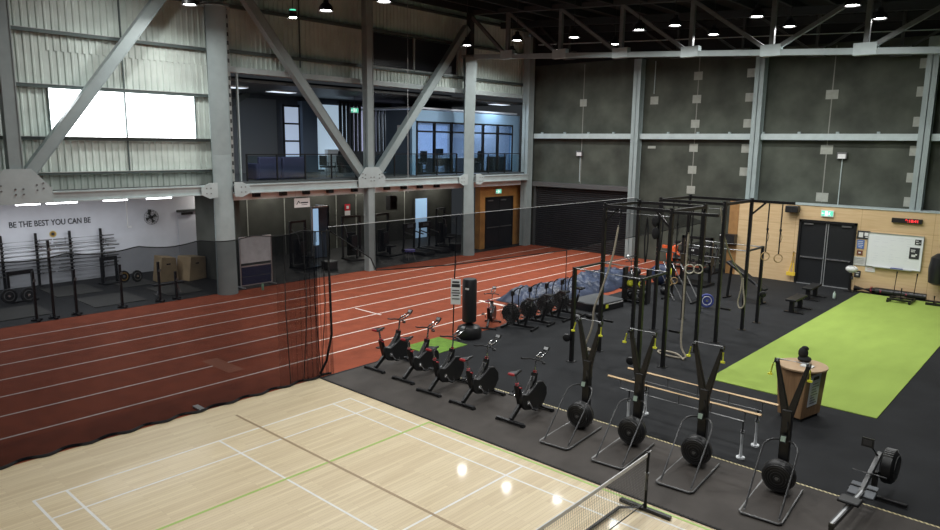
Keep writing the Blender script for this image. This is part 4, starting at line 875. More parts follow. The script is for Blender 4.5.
# ================================================================ GYM RIG
ZF = 0.006
rig = thing('gym_rig', 'tall black four metre pull-up rig standing in the middle of the rubber floor', 'gym rig', (3.0, 9.3, ZF))
def RP(x, y, z): return (x-3.0, y-9.3, z)
posts = [(2.0, 6.86, 4.0), (3.9, 6.78, 4.0), (2.0, 8.65, 4.0), (3.92, 8.63, 4.0), (2.0, 9.95, 4.0), (3.93, 9.92, 4.0), (2.04, 11.82, 4.0), (3.94, 11.85, 4.0), (1.98, 5.57, 2.45), (3.9, 5.5, 2.45), (3.94, 13.08, 2.45), (2.04, 13.08, 2.45)]
for x, y, h in posts:
    p = MB().box(RP(x, y, h/2), (0.085, 0.085, h)).build('upright_post', 'black', rig)
    MB().box(RP(x, y, 0.006), (0.2, 0.2, 0.012)).build('base_plate', 'black', p)
    for zb in ([h-0.06, h-0.16, h/2+0.40, h/2+0.52, h/2+0.28] if h > 3 else [h-0.07, h-0.17]):
        MB().cyl(RP(x-0.02, y-0.055, zb), RP(x-0.02, y-0.04, zb), 0.016, n=8).build('bolt', 'chrome', p)
def bar(a, c, z, r=0.024, name='crossbar', sq=0, m='black'):
    b = MB()
    if sq: b.beam(RP(*a, z), RP(*c, z), sq, sq)
    else: b.cyl(RP(*a, z), RP(*c, z), r, n=10)
    return b.build(name, m, rig)
A, D, B_, F_, Cc, G_, E_, H_, S1, S2, I_, J_ = [(p[0], p[1]) for p in posts]
for a, c in ((A, D), (B_, F_), (Cc, G_), (E_, H_), (A, B_), (D, F_), (Cc, E_), (G_, H_)): bar(a, c, 3.92, sq=0.075)
for a, c in ((A, D), (Cc, G_)): bar(a, c, 3.78, 0.018, 'pull_up_bar', m='gsteel')
for a, c in ((A, D), (S1, S2), (J_, I_), (E_, H_)): bar(a, c, 2.42, 0.022, 'pull_up_bar', m='gsteel')
for a, c in ((S1, A), (S2, D), (I_, H_), (J_, E_)): bar(a, c, 2.42, sq=0.05)
bar(A, B_, 2.42, 0.02, 'pull_up_bar'); bar(Cc, G_, 2.42, 0.02, 'pull_up_bar')
bar(D, (5.05, 6.8), 3.90, sq=0.07, name='cantilever_arm'); bar(H_, (5.15, 11.85), 3.92, sq=0.075, name='cantilever_arm')
for (a, sx) in ((D, -1), (H_, 1), (A, 1)):
    MB().beam(RP(a[0], a[1], 3.5), RP(a[0]+0.40*sx, a[1], 3.88), 0.05, 0.05).build('corner_brace', 'black', rig)
for (x, y, z) in ((1.86, 5.52, 0.62), (3.94+0.14, 13.02, 0.95), (3.85-0.1, 5.42, 0.45)):
    b = MB(); b.lathe(RP(x, y-0.02, z), (0.5, -1, 0), [(0.02, -0.08), (0.09, -0.06), (0.11, 0.0), (0.09, 0.06), (0.02, 0.08)], 20); b.build('plate_on_peg', 'blackp', rig)
for (x, y, z) in ((2.05, 6.95, 0.85), (3.98, 6.85, 0.95), (4.0, 9.95, 1.0)): MB().beam(RP(x, y, z), RP(x+0.28, y, z), 0.05, 0.05).build('side_peg', 'black', rig)
# straps and rings
def ring_set(x, y, ztop, zring, label, m, R=0.115):
    t = thing('gym_ring', label, 'gym ring', (x, y, 0), 0.62)
    MB().torus((0, 0, zring), (0, 1, 0), R, 0.016, 32, 8).build('ring', m, t)
    MB().box((0, 0, (ztop+zring+R)/2), (0.035, 0.012, ztop-zring-R)).build('strap', 'blackm', t); MB().box((0.0, -0.01, ztop-0.75), (0.06, 0.03, 0.07)).build('buckle', 'black', t)
    MB().tube([(0, -0.005, ztop-0.75), (0.05, -0.02, ztop-0.95), (0.02, -0.02, ztop-1.1)], 0.008, 5).build('loose_strap_end', 'blackm', t)
ring_set(3.92, 7.93, 3.885, 2.37, 'white gym ring hanging on rig beside the long rope', 'ringw'); ring_set(3.92, 8.46, 3.885, 2.30, 'white gym ring hanging on rig, on the far side from the rope', 'ringw')
ring_set(4.45, 11.85, 3.88, 2.33, 'tan wooden gym ring on the cantilever arm, closer to the rig post', 'ringt'); ring_set(4.82, 11.85, 3.88, 2.31, 'tan wooden gym ring toward the tip of the cantilever arm', 'ringt')
ring_set(2.02, 10.75, 3.88, 1.36, 'small grey gym ring low behind the rig posts, beside its twin', 'ringt', 0.10); ring_set(2.02, 11.1, 3.88, 1.36, 'small grey gym ring behind the rig, twin on the far side', 'ringt', 0.10)
# ropes
def curve_pts(P, n=10):
    out = []; P = [V(p) for p in P]
    for i in range(len(P)-1):
        p0 = P[max(i-1, 0)]; p1 = P[i]; p2 = P[i+1]; p3 = P[min(i+2, len(P)-1)]
        for k in range(n):
            t = k/n; out.append(0.5*((2*p1)+(-p0+p2)*t+(2*p0-5*p1+4*p2-p3)*t*t+(-p0+3*p1-3*p2+p3)*t**3))
    out.append(P[-1]); return out
t = thing('climbing_rope', 'pale climbing rope slung slantwise from the rig beside its first post', 'rope', (0, 0, 0))
MB().tube(curve_pts([(2.45, 6.80, 3.45), (2.32, 6.78, 2.6), (2.08, 6.70, 1.7), (1.92, 6.66, 1.2), (1.86, 6.7, 0.7), (1.70, 6.66, 0.2), (1.62, 6.62, 0.04), (1.75, 6.58, 0.035), (1.85, 6.70, 0.035), (1.72, 6.75, 0.05)]), 0.026, 8).build('rope_body', 'rope', t)
MB().cyl((2.46, 6.81, 3.43), (2.5, 6.82, 3.86), 0.018, n=8).build('black_sling', 'blackm', t)
t = thing('climbing_rope', 'pale climbing rope hanging straight to a loop on the floor in the rig', 'rope', (0, 0, 0))
MB().tube(curve_pts([(3.80, 8.0, 3.30), (3.79, 7.98, 2.2), (3.80, 7.97, 1.2), (3.84, 7.90, 0.35), (4.0, 7.86, 0.04), (3.75, 7.70, 0.035), (3.35, 7.75, 0.035), (3.20, 7.95, 0.035), (3.45, 8.05, 0.035), (3.8, 7.85, 0.075), (4.05, 7.65, 0.035)]), 0.026, 8).build('rope_body', 'rope', t)
MB().cyl((3.80, 8.0, 3.28), (3.83, 8.0, 3.885), 0.018, n=8).build('black_sling', 'blackm', t)
t = thing('climbing_rope', 'long pale rope draped across the rig and looped over its outer post', 'rope', (0, 0, 0))
MB().tube(curve_pts([(3.83, 9.86, 3.82), (3.83, 10.3, 2.95), (3.84, 11.0, 2.2), (3.84, 11.75, 1.66), (3.86, 11.74, 1.3), (3.80, 11.74, 0.85), (3.90, 11.70, 0.7), (4.0, 11.72, 0.85), (3.93, 11.74, 1.3), (3.90, 11.74, 1.62)]), 0.022, 8).build('rope_body', 'rope', t)
for i, (x, y, z0, z1, lb) in enumerate(((2.0+0.1, 9.86, 2.45, 3.9, 'thick black rubber band looped on the rig above the orange vest'), (2.1, 9.0, 2.2, 3.5, 'black coiled battle rope bundle hanging behind the rig'), )):
    t = thing('resistance_band', lb, 'resistance band', (x, y, 0)); MB().tube(curve_pts([(0, 0, z1), (0.05, 0, (z0+z1)/2), (0, 0, z0), (-0.05, 0, (z0+z1)/2), (0, 0, z1)]), 0.02, 6).build('band_loop', 'blackm', t)
t = thing('stored_pad', 'pair-shaped black foam pad hung on the rig post before concrete wall', 'foam pad', (1.92, 9.83, 0))
MB().sph((0, 0, 3.30), 0.13, 16, (0.9, 0.4, 1.25)).build('pad', 'blackm', t); MB().sph((0.02, 0, 2.95), 0.14, 16, (0.85, 0.4, 1.3)).build('pad', 'blackm', t); MB().beam((0, 0, 2.8), (0, 0, 3.5), 0.03, 0.02).build('strap', 'blackm', t)

# ================================================================ SPIN BIKES
def make_bike(label):
    t = thing('spin_bike', label, 'exercise bike', (0, 0, 0), 0, 'spin bikes along the mat edge')
    f = MB(); f.box((0, 0, 0.045), (0.68, 0.075, 0.045)).build('rear_foot_bar', 'black', t, bevel=0.01)
    for sx in (-1, 1): MB().box((sx*0.31, 0, 0.018), (0.07, 0.09, 0.036)).build('rubber_foot', 'blackm', t)
    MB().box((0, 1.08, 0.045), (0.60, 0.07, 0.045)).build('front_foot_bar', 'black', t, bevel=0.01)
    for sx in (-1, 1): MB().box((sx*0.27, 1.08, 0.018), (0.07, 0.085, 0.036)).build('rubber_foot', 'blackm', t)
    b = MB(); b.beam((0, 0.02, 0.07), (0, 0.36, 0.33), 0.07, 0.09); b.beam((0, 1.06, 0.07), (0, 0.62, 0.24), 0.07, 0.08); b.beam((0, 0.34, 0.25), (0, 0.20, 0.74), 0.08, 0.115)
    b.beam((0, 0.66, 0.30), (0, 0.80, 0.86), 0.08, 0.12); b.beam((0, 0.26, 0.52), (0, 0.48, 0.44), 0.06, 0.09); b.beam((0, 0.46, 0.44), (0, 0.76, 0.74), 0.06, 0.09); b.build('frame', 'black', t, bevel=0.008)
    MB().tube(curve_pts([(0.035, 0.26, 0.60), (0.035, 0.36, 0.51), (0.035, 0.50, 0.51), (0.035, 0.64, 0.65), (0.035, 0.76, 0.80)], 6), 0.014, 6).build('silver_side_tube', 'chrome', t)
    MB().tube(curve_pts([(-0.035, 0.26, 0.60), (-0.035, 0.36, 0.51), (-0.035, 0.50, 0.51), (-0.035, 0.64, 0.65), (-0.035, 0.76, 0.80)], 6), 0.014, 6).build('silver_side_tube', 'chrome', t)
    fwl = MB().lathe((-0.05, 0.84, 0.40), (1, 0, 0), [(0.23, 0), (0.26, 0.015), (0.26, 0.085), (0.23, 0.10), (0.19, 0.10), (0.18, 0.085), (0.06, 0.085), (0.05, 0.11), (0.01, 0.11)], 36).build('flywheel', 'blackp', t)
    MB().torus((0.052, 0.84, 0.40), (1, 0, 0), 0.245, 0.006, 36, 6).build('rim_ring', 'gsteel', fwl)
    poly = [(0.055, 0.24, 0.30), (0.055, 0.20, 0.44), (0.055, 0.24, 0.56), (0.055, 0.42, 0.50), (0.055, 0.62, 0.60), (0.055, 0.78, 0.70), (0.055, 0.95, 0.66), (0.055, 1.09, 0.50), (0.055, 1.10, 0.34), (0.055, 0.98, 0.17), (0.055, 0.80, 0.12), (0.055, 0.5, 0.16), (0.055, 0.34, 0.20)]
    MB().prism(poly, (0.07, 0, 0)).build('drive_housing', 'blackp', t, bevel=0.02)
    MB().cyl((0.125, 0.43, 0.33), (0.135, 0.43, 0.33), 0.05, n=16).build('crank_cover', 'chrome', t)
    for sx, a in ((1, -0.9), (-1, -0.9+PI)):
        e = (sx*0.16, 0.43+0.17*math.cos(a), 0.33+0.17*math.sin(a))
        c = MB().beam((sx*0.15, 0.43, 0.33), e, 0.03, 0.02, side=(0, 0, 1)).build('crank_arm', 'chrome', t)
        MB().box((e[0]+sx*0.06, e[1], e[2]), (0.10, 0.10, 0.03)).build('pedal', 'blackp', c, bevel=0.006)
        MB().tube([(e[0]+sx*0.02, e[1]+0.04, e[2]), (e[0]+sx*0.06, e[1]+0.07, e[2]+0.06), (e[0]+sx*0.10, e[1]+0.04, e[2])], 0.01, 6).build('toe_cage', 'blackp', c)
    b = MB(); b.cyl((0, 0.205, 0.70), (0, 0.155, 0.96), 0.022, n=12); b.beam((0, 0.08, 0.965), (0, 0.26, 0.965), 0.035, 0.025); b.build('seat_post', 'chrome', t)
    MB().prism([(-0.09, 0.0, 0.985), (0.09, 0.0, 0.985), (0.085, 0.08, 0.985), (0.035, 0.19, 0.985), (0.022, 0.33, 0.985), (-0.022, 0.33, 0.985), (-0.035, 0.19, 0.985), (-0.085, 0.08, 0.985)], (0, 0, 0.05)).build('saddle', 'vinyl', t, bevel=0.02)
    MB().prism([(-0.08, -0.025, 0.982), (0.08, -0.025, 0.982), (0.075, 0.05, 0.982), (-0.075, 0.05, 0.982)], (0, 0, 0.052)).build('red_saddle_rear', 'red', t, bevel=0.02)
    MB().cyl((0.05, 0.2, 0.70), (0.11, 0.2, 0.70), 0.022, n=10).build('adjuster_knob', 'red', t); MB().cyl((0, 0.20, 0.735), (0, 0.195, 0.775), 0.04, n=12).build('red_collar', 'red', t)
    b = MB(); b.cyl((0, 0.80, 0.84), (0, 0.84, 1.10), 0.022, n=12); b.build('handlebar_post', 'chrome', t)
    MB().cyl((0, 0.80, 0.86), (0, 0.806, 0.895), 0.04, n=12).build('red_collar', 'red', t)
    b = MB(); b.tube(curve_pts([(-0.26, 0.68, 1.13), (-0.25, 0.78, 1.10), (-0.16, 0.84, 1.11), (0, 0.85, 1.115), (0.16, 0.84, 1.11), (0.25, 0.78, 1.10), (0.26, 0.68, 1.13)], 5), 0.016, 8)
    for sx in (-1, 1): b.tube(curve_pts([(sx*0.05, 0.85, 1.115), (sx*0.06, 1.00, 1.17), (sx*0.055, 1.16, 1.22)], 5), 0.016, 8)
    b.tube([(-0.055, 1.16, 1.22), (0.055, 1.16, 1.22)], 0.016, 8); b.build('handlebar', 'blackp', t)
    b = MB()
    for sx in (-1, 1): b.tube([(sx*0.06, 0.93, 1.162), (sx*0.058, 1.08, 1.212)], 0.012, 6)
    b.beam((-0.06, 0.93, 1.162), (0.06, 0.93, 1.162), 0.02, 0.015); b.build('grey_arm_rest', 'chrome', t)
    cs = MB().box((0, 1.20, 1.27), (0.13, 0.03, 0.09), Matrix.Rotation(-0.6, 3, 'X')).build('console', 'blackp', t); MB().box((0, 1.186, 1.28), (0.10, 0.008, 0.06), Matrix.Rotation(-0.6, 3, 'X')).build('console_display', 'alu', cs)
    MB().cyl((0.05, 0.62, 0.62), (0.05, 0.66, 0.82), 0.02, n=10).build('resistance_lever', 'gsteel', t)
    return t
bl = ['spin bike with red saddle beside the red track, first in the row', 'spin bike with red saddle in front of the small green turf mat', 'middle spin bike of the row, third from the track', 'spin bike fourth from the track, before the tape line start', 'spin bike standing alone next to the first ski machine']
bx = [(-1.02, 1.56, 0.02), (0.06, 1.50, 0.03), (1.06, 1.34, 0.06), (2.08, 1.32, 0.03), (3.40, 1.30, 0.03)]
b0 = make_bike(bl[0]); b0.location = (bx[0][0], bx[0][1], 0.016); b0.rotation_euler = (0, 0, bx[0][2])
for (x, y, a), lb in list(zip(bx, bl))[1:]: dup(b0, None, (x, y, 0.016), a, lb)
# two more bikes further back
dup(b0, None, (-1.60, 6.42, ZF), 0.5, 'small spin bike at the track edge, end of the fan bike row', 'bikes stored near the tarpaulin').scale = (0.85, 0.85, 0.85)
dup(b0, None, (-0.85, 14.25, ZF), 0.9, 'spin bike with dark handlebars standing beside the dark crash mat and tarpaulin', 'bikes stored near the tarpaulin')

# ================================================================ SKI MACHINES
def make_erg(label):
    t = thing('ski_machine', label, 'ski exercise machine', (0, 0, 0), 0, 'black ski machines in a row')
    MB().prism([(-0.30, 0.04, 0), (-0.26, 0, 0), (0.26, 0, 0), (0.30, 0.04, 0), (0.30, 1.34, 0), (-0.30, 1.34, 0)], (0, 0, 0.035)).build('platform', 'rubber_brown', t)
    b = MB(); b.tube([(-0.30, 1.3, 0.03), (-0.305, 0.05, 0.03), (-0.27, -0.005, 0.03), (0.27, -0.005, 0.03), (0.305, 0.05, 0.03), (0.305, 1.34, 0.03)], 0.016, 6); b.build('platform_edge', 'gsteel', t)
    MB().prism([(-0.07, 1.02, 0.035), (0.07, 1.02, 0.035), (0.07, 1.40, 0.035), (-0.07, 1.40, 0.035)], (0, 0, 0.03)).build('tower_foot', 'black', t)
    MB().prism([(-0.05, 1.44, 0.05), (-0.05, 1.30, 0.45), (-0.05, 1.16, 0.45), (-0.05, 1.16, 0.05)], (0.10, 0, 0)).build('rear_stay', 'black', t)
    MB().beam((0, 1.23, 0.05), (0, 1.24, 1.36), 0.16, 0.12, side=(1, 0, 0)).build('tower', 'black', t, bevel=0.02)
    for sx in (-1, 1):
        b = MB(); p0 = V((sx*0.02, 1.24, 1.22)); p1 = V((sx*0.235, 1.26, 2.13)); h = 0.06; g = 0.028
        b.add([p0+V((-h, -0.05, 0)), p0+V((h, -0.05, 0)), p0+V((h, 0.05, 0)), p0+V((-h, 0.05, 0)), p1+V((-g, -0.03, 0)), p1+V((g, -0.03, 0)), p1+V((g, 0.03, 0)), p1+V((-g, 0.03, 0))], [(0, 1, 2, 3), (4, 5, 6, 7), (0, 1, 5, 4), (1, 2, 6, 5), (2, 3, 7, 6), (3, 0, 4, 7)])
        arm = b.build('fork_arm', 'black', t, bevel=0.008)
        MB().cyl((sx*0.235-0.03, 1.24, 2.12), (sx*0.235+0.03, 1.24, 2.12), 0.045, n=16).build('pulley', 'blackp', arm)
        hd = MB().cyl((sx*0.29, 1.14, 1.93), (sx*0.275, 1.18, 2.07), 0.016, n=10).build('handle', 'yellow', t)
        MB().box((sx*0.292, 1.13, 1.915), (0.07, 0.035, 0.03)).build('handle_stop', 'yellow', hd); MB().tube([(sx*0.275, 1.18, 2.07), (sx*0.25, 1.22, 2.13)], 0.006, 5).build('cord_end', 'cord', hd)
        MB().tube(curve_pts([(sx*0.25, 0.10, 0.035), (sx*0.255, 0.46, 0.36), (sx*0.26, 0.86, 0.72), (sx*0.24, 0.98, 0.82), (sx*0.16, 1.10, 0.86), (sx*0.07, 1.18, 0.85)], 6), 0.015, 8).build('support_tube', 'tube_grey', t)
    MB().cyl((-0.24, 1.245, 2.15), (0.24, 1.245, 2.15), 0.013, n=10).build('top_bar', 'gsteel', t)
    fl = MB().lathe((0, 0.985, 0.315), (0, 1, 0), [(0.10, -0.10), (0.20, -0.09), (0.235, -0.05), (0.25, 0.0), (0.25, 0.10), (0.22, 0.16), (0.05, 0.18)], 40).build('flywheel_housing', 'blackp', t)
    for R, y in ((0.05, 0.870), (0.10, 0.873), (0.14, 0.880), (0.18, 0.886), (0.21, 0.888), (0.235, 0.915)): MB().torus((0, y, 0.315), (0, 1, 0), R, 0.0055, 32, 5).build('grille_ring', 'tube_grey', fl)
    MB().cyl((0, 0.862, 0.315), (0, 0.89, 0.315), 0.03, n=14).build('hub_cap', 'gsteel', fl)
    MB().torus((0, 1.03, 0.315), (0, 1, 0), 0.252, 0.008, 40, 6).build('housing_rim', 'gsteel', fl)
    m = MB().box((0, 1.10, 0.90), (0.09, 0.04, 0.13), Matrix.Rotation(-0.35, 3, 'X')).build('monitor', 'blackp', t); MB().box((0, 1.076, 0.91), (0.075, 0.008, 0.09), Matrix.Rotation(-0.35, 3, 'X')).build('monitor_display', 'lcd', m)
    MB().tube([(0.03, 1.15, 0.97), (0.05, 1.12, 1.07), (0.02, 1.16, 1.17)], 0.01, 6).build('phone_cradle_stem', 'blackp', t)
    return t
el = ['black ski machine closest to the row of spin bikes', 'second black ski machine, behind the court net post', 'third black ski machine, in front of the long parallel bars', 'black ski machine standing before the wooden lectern']
ex = [(4.66, 0.98), (5.78, 0.98), (7.01, 1.0), (8.38, 1.0)]
e0 = make_erg(el[0]); e0.location = (ex[0][0], ex[0][1], 0.016); e0.rotation_euler = (0, 0, 0.08)
for (x, y), lb in list(zip(ex, el))[1:]: dup(e0, None, (x, y, 0.016), 0.08, lb)

# ================================================================ ROWER
t = thing('rowing_machine', 'black and silver rowing machine lying across the tape line near the lectern', 'rowing machine', (9.44, 2.93, 0.006), -0.04)
MB().box((0.08, 0, 0.05), (0.84, 0.06, 0.05)).build('front_foot', 'black', t, bevel=0.008); MB().box((0, 0.10, 0.22), (0.07, 0.09, 0.40)).build('front_leg', 'black', t)
MB().beam((0, -2.0, 0.34), (0, -0.45, 0.30), 0.075, 0.07).build('monorail', 'tube_grey', t); MB().beam((0, -2.0, 0.37), (0, -0.45, 0.335), 0.03, 0.012).build('rail_track', 'alu', t)
MB().beam((-0.02, -0.62, 0.29), (-0.02, 0.34, 0.64), 0.07, 0.08).build('main_frame', 'gsteel', t, bevel=0.01)
fl = MB().lathe((0.03, 0.36, 0.46), (1, 0, 0), [(0.06, -0.0), (0.22, 0.0), (0.27, 0.03), (0.28, 0.08), (0.27, 0.16), (0.22, 0.20), (0.05, 0.21)], 40).build('flywheel_housing', 'blackp', t)
b = MB()
for k in range(12): a = 0.4+k*0.16; b.beam((0.05, 0.36+0.278*math.cos(a), 0.46+0.278*math.sin(a)), (0.19, 0.36+0.282*math.cos(a), 0.46+0.282*math.sin(a)), 0.03, 0.008)
b.build('perforated_guard', 'gsteel', fl); MB().torus((0.235, 0.36, 0.46), (1, 0, 0), 0.2, 0.008, 32, 6).build('grille_ring', 'gsteel', fl)
for sx in (-1, 1): fp = MB().box((sx*0.11, -0.55, 0.33), (0.15, 0.28, 0.04), Matrix.Rotation(0.35, 3, 'X')).build('foot_plate', mat('grey_footplate', (0.13, 0.14, 0.155), 0.5) if sx < 0 else M['blackp'], t, bevel=0.01); fp.data.materials[0] = bpy.data.materials['grey_footplate']; MB().box((sx*0.11, -0.52, 0.365), (0.16, 0.04, 0.012)).build('foot_strap', 'black', fp)
MB().box((0, -1.2, 0.41), (0.30, 0.24, 0.05)).build('seat', 'blackp', t, bevel=0.02)
b = MB(); b.tube([(-0.03, 0.25, 0.62), (-0.10, 0.10, 0.80), (-0.12, 0.02, 0.88)], 0.02, 8); b.build('monitor_arm', 'blackp', t); m = MB().box((-0.13, -0.02, 0.90), (0.17, 0.04, 0.14), Matrix.Rotation(-0.2, 3, 'X')).build('monitor', 'blackp', t); MB().box((-0.13, -0.045, 0.905), (0.12, 0.008, 0.08), Matrix.Rotation(-0.2, 3, 'X')).build('monitor_display', 'tube_grey', m)
MB().tube([(-0.24, -0.30, 0.52), (0, -0.25, 0.50), (0.24, -0.30, 0.52)], 0.016, 8).build('handle', 'blackp', t); MB().box((0, -1.98, 0.17), (0.06, 0.06, 0.34)).build('rear_leg', 'black', t); MB().box((0, -1.98, 0.02), (0.42, 0.06, 0.04)).build('rear_foot', 'black', t)

# ================================================================ PARALLEL BARS
t = thing('parallel_bars', 'long twin pale wooden rails on silver-footed posts behind the ski machines', 'parallel bars', (6.15, 3.3, ZF))
for y in (-0.36, 0.35):
    x0, x1 = (-1.55, 1.50) if y < 0 else (-1.50, 1.55)
    MB().cyl((x0, y, 0.88), (x1, y, 0.88), 0.026, n=12).build('wooden_rail', 'wood', t)
    MB().cyl((x0+0.28, y, 0.69), (x1-0.28, y, 0.69), 0.014, n=8).build('lower_rail', 'gsteel', t)
    for k in range(5): xx = x0+0.28+(x1-x0-0.56)*k/4; MB().cyl((xx, y, 0.69), (xx, y, 0.86), 0.009, n=6).build('spacer', 'gsteel', t)
    for x in (-1.06, 1.2):
        p = MB().cyl((x, y, 0.02), (x, y, 0.50), 0.036, n=12).build('silver_post', 'wboard', t); MB().cyl((x, y, 0.0), (x, y, 0.022), 0.075, n=20).build('round_foot', 'wboard', p); MB().cyl((x, y, 0.50), (x, y, 0.69), 0.016, n=8).build('inner_tube', 'black', p); MB().cyl((x, y, 0.47), (x, y, 0.52), 0.042, n=10).build('collar', 'black', p)

# ================================================================ LECTERN
t = thing('lectern', 'tapered wooden lectern with oval top at the corner of the green turf', 'lectern', (7.44, 5.80, ZF), -0.20)
lo = [(-0.25, -0.36, 0.06), (0.25, -0.36, 0.06), (0.27, 0.36, 0.06), (-0.25, 0.36, 0.06)]; hi = [(-0.33, -0.40, 1.06), (0.31, -0.40, 1.06), (0.33, 0.40, 1.06), (-0.33, 0.40, 1.06)]
MB().add(lo+hi, [(0, 1, 2, 3), (4, 5, 6, 7), (0, 1, 5, 4), (1, 2, 6, 5), (2, 3, 7, 6), (3, 0, 4, 7)]).build('body', 'lect', t, bevel=0.015)
MB().box((0.02, 0, 0.03), (0.44, 0.66, 0.06)).build('plinth', 'blackm', t)
b = MB(); n = 32; b.prism([(0.50*math.cos(2*PI*k/n)*(1 if True else 1)*0.95, 0.50*math.sin(2*PI*k/n)*0.98, 1.06) for k in range(n)], (0, 0, 0.03)); tp = b.build('top_board', 'lect_t', t)
pn = MB().add([(0.282, -0.22, 0.30), (0.282, 0.16, 0.30), (0.328, 0.16, 0.98), (0.322, -0.22, 0.98)], [(0, 1, 2, 3)]).add([(0.277, -0.22, 0.30), (0.277, 0.16, 0.30), (0.310, 0.16, 0.98), (0.310, -0.22, 0.98)], [(3, 2, 1, 0)]).build('notice_sheet', 'wboard', t)
b = MB()
for k in range(8): b.add([(0.292+0.0435*k/8*1.0, -0.17, 0.36+0.06*k), (0.292+0.0435*k/8, 0.10-0.05*(k % 3), 0.36+0.06*k), (0.2935+0.0435*k/8, 0.10-0.05*(k % 3), 0.378+0.06*k), (0.2935+0.0435*k/8, -0.17, 0.378+0.06*k)], [(0, 1, 2, 3)])
MB().box((0.325, -0.03, 0.90), (0.012, 0.2, 0.06)).build('dark_heading', 'ink', pn); b.build('printed_lines', 'gsteel', pn)
t = thing('black_cap', 'black helmet-like bundle lying on the wooden lectern top', 'bag', (7.38, 5.98, ZF+1.09)); MB().sph((0, 0, 0.20), 0.10, 14, (1.0, 0.85, 1.25)).build('bundle', 'blackm', t); MB().sph((0.03, 0.0, 0.30), 0.06, 10, (1.3, 0.8, 0.9)).build('upper_fold', 'blackm', t); MB().sph((0.03, 0.02, 0.07), 0.12, 12, (1.15, 1.1, 0.6)).build('lower_fold', 'blackm', t)
t = tag(MB().box((0, 0, 0.012), (0.24, 0.16, 0.024)).build('leaflet_pile', 'paper'), 'white and green leaflets lying on the lectern top beside the black bundle', 'leaflets'); t.location = (7.55, 5.72, ZF+1.09); MB().box((0.03, 0, 0.026), (0.09, 0.1, 0.004)).build('green_print', mat('green_print', (0.2, 0.5, 0.2), 0.6), t)

# ================================================================ PUNCH BAG + SIGN + SMALL MAT
t = thing('punch_bag', 'free-standing black punch bag on round base at the track edge', 'punch bag', (-1.42, 5.42, ZF))
MB().lathe((0, 0, 0), (0, 0, 1), [(0.33, 0), (0.36, 0.05), (0.36, 0.22), (0.31, 0.32), (0.18, 0.37), (0.12, 0.40)], 32).build('water_base', 'blackp', t)
MB().cyl((0, 0, 0.38), (0, 0, 0.50), 0.09, n=16).build('neck', 'gsteel', t); MB().lathe((0, 0, 0.46), (0, 0, 1), [(0.18, 0), (0.205, 0.03), (0.205, 1.20), (0.18, 1.245)], 32).build('bag', 'vinyl', t); MB().box((0.08, -0.195, 1.45), (0.12, 0.02, 0.05)).build('white_label', 'paper', t)
t = thing('paper_sign', 'white notice with black heading hanging on the net behind the punch bag', 'sign', (-1.83, 5.08, 1.36)); MB().box((0.22, -0.03, 0), (0.28, 0.02, 0.72), Matrix.Rotation(0.62, 3, 'Z')).build('sheet', 'wboard', t)
b = MB(); R_ = Matrix.Rotation(0.62, 3, 'Z'); o_ = V((0.22, -0.03, 0))
for dz, wdt, h in ((0.28, 0.20, 0.05), (0.18, 0.23, 0.09), (0.04, 0.2, 0.03), (-0.03, 0.24, 0.03), (-0.10, 0.18, 0.03), (-0.2, 0.22, 0.03)): b.box(o_+R_@V((0, -0.012, dz)), (wdt, 0.006, h), R_)
b.build('printed_text', 'ink', t)
MB().tube([(0.12, -0.08, 0.34), (0.17, 0, 0.6), (0.185, 0.01, 0.9)], 0.006, 5).build('hanging_string', 'cord', t)
t = tag(MB().box((0, 0, 0.008), (1.10, 1.35, 0.016)).build('turf_mat', 'turf_dark'), 'small dark green turf mat between spin bikes and punch bag', 'mat'); t.location = (-1.42-0.05+0.0, 4.12, ZF)
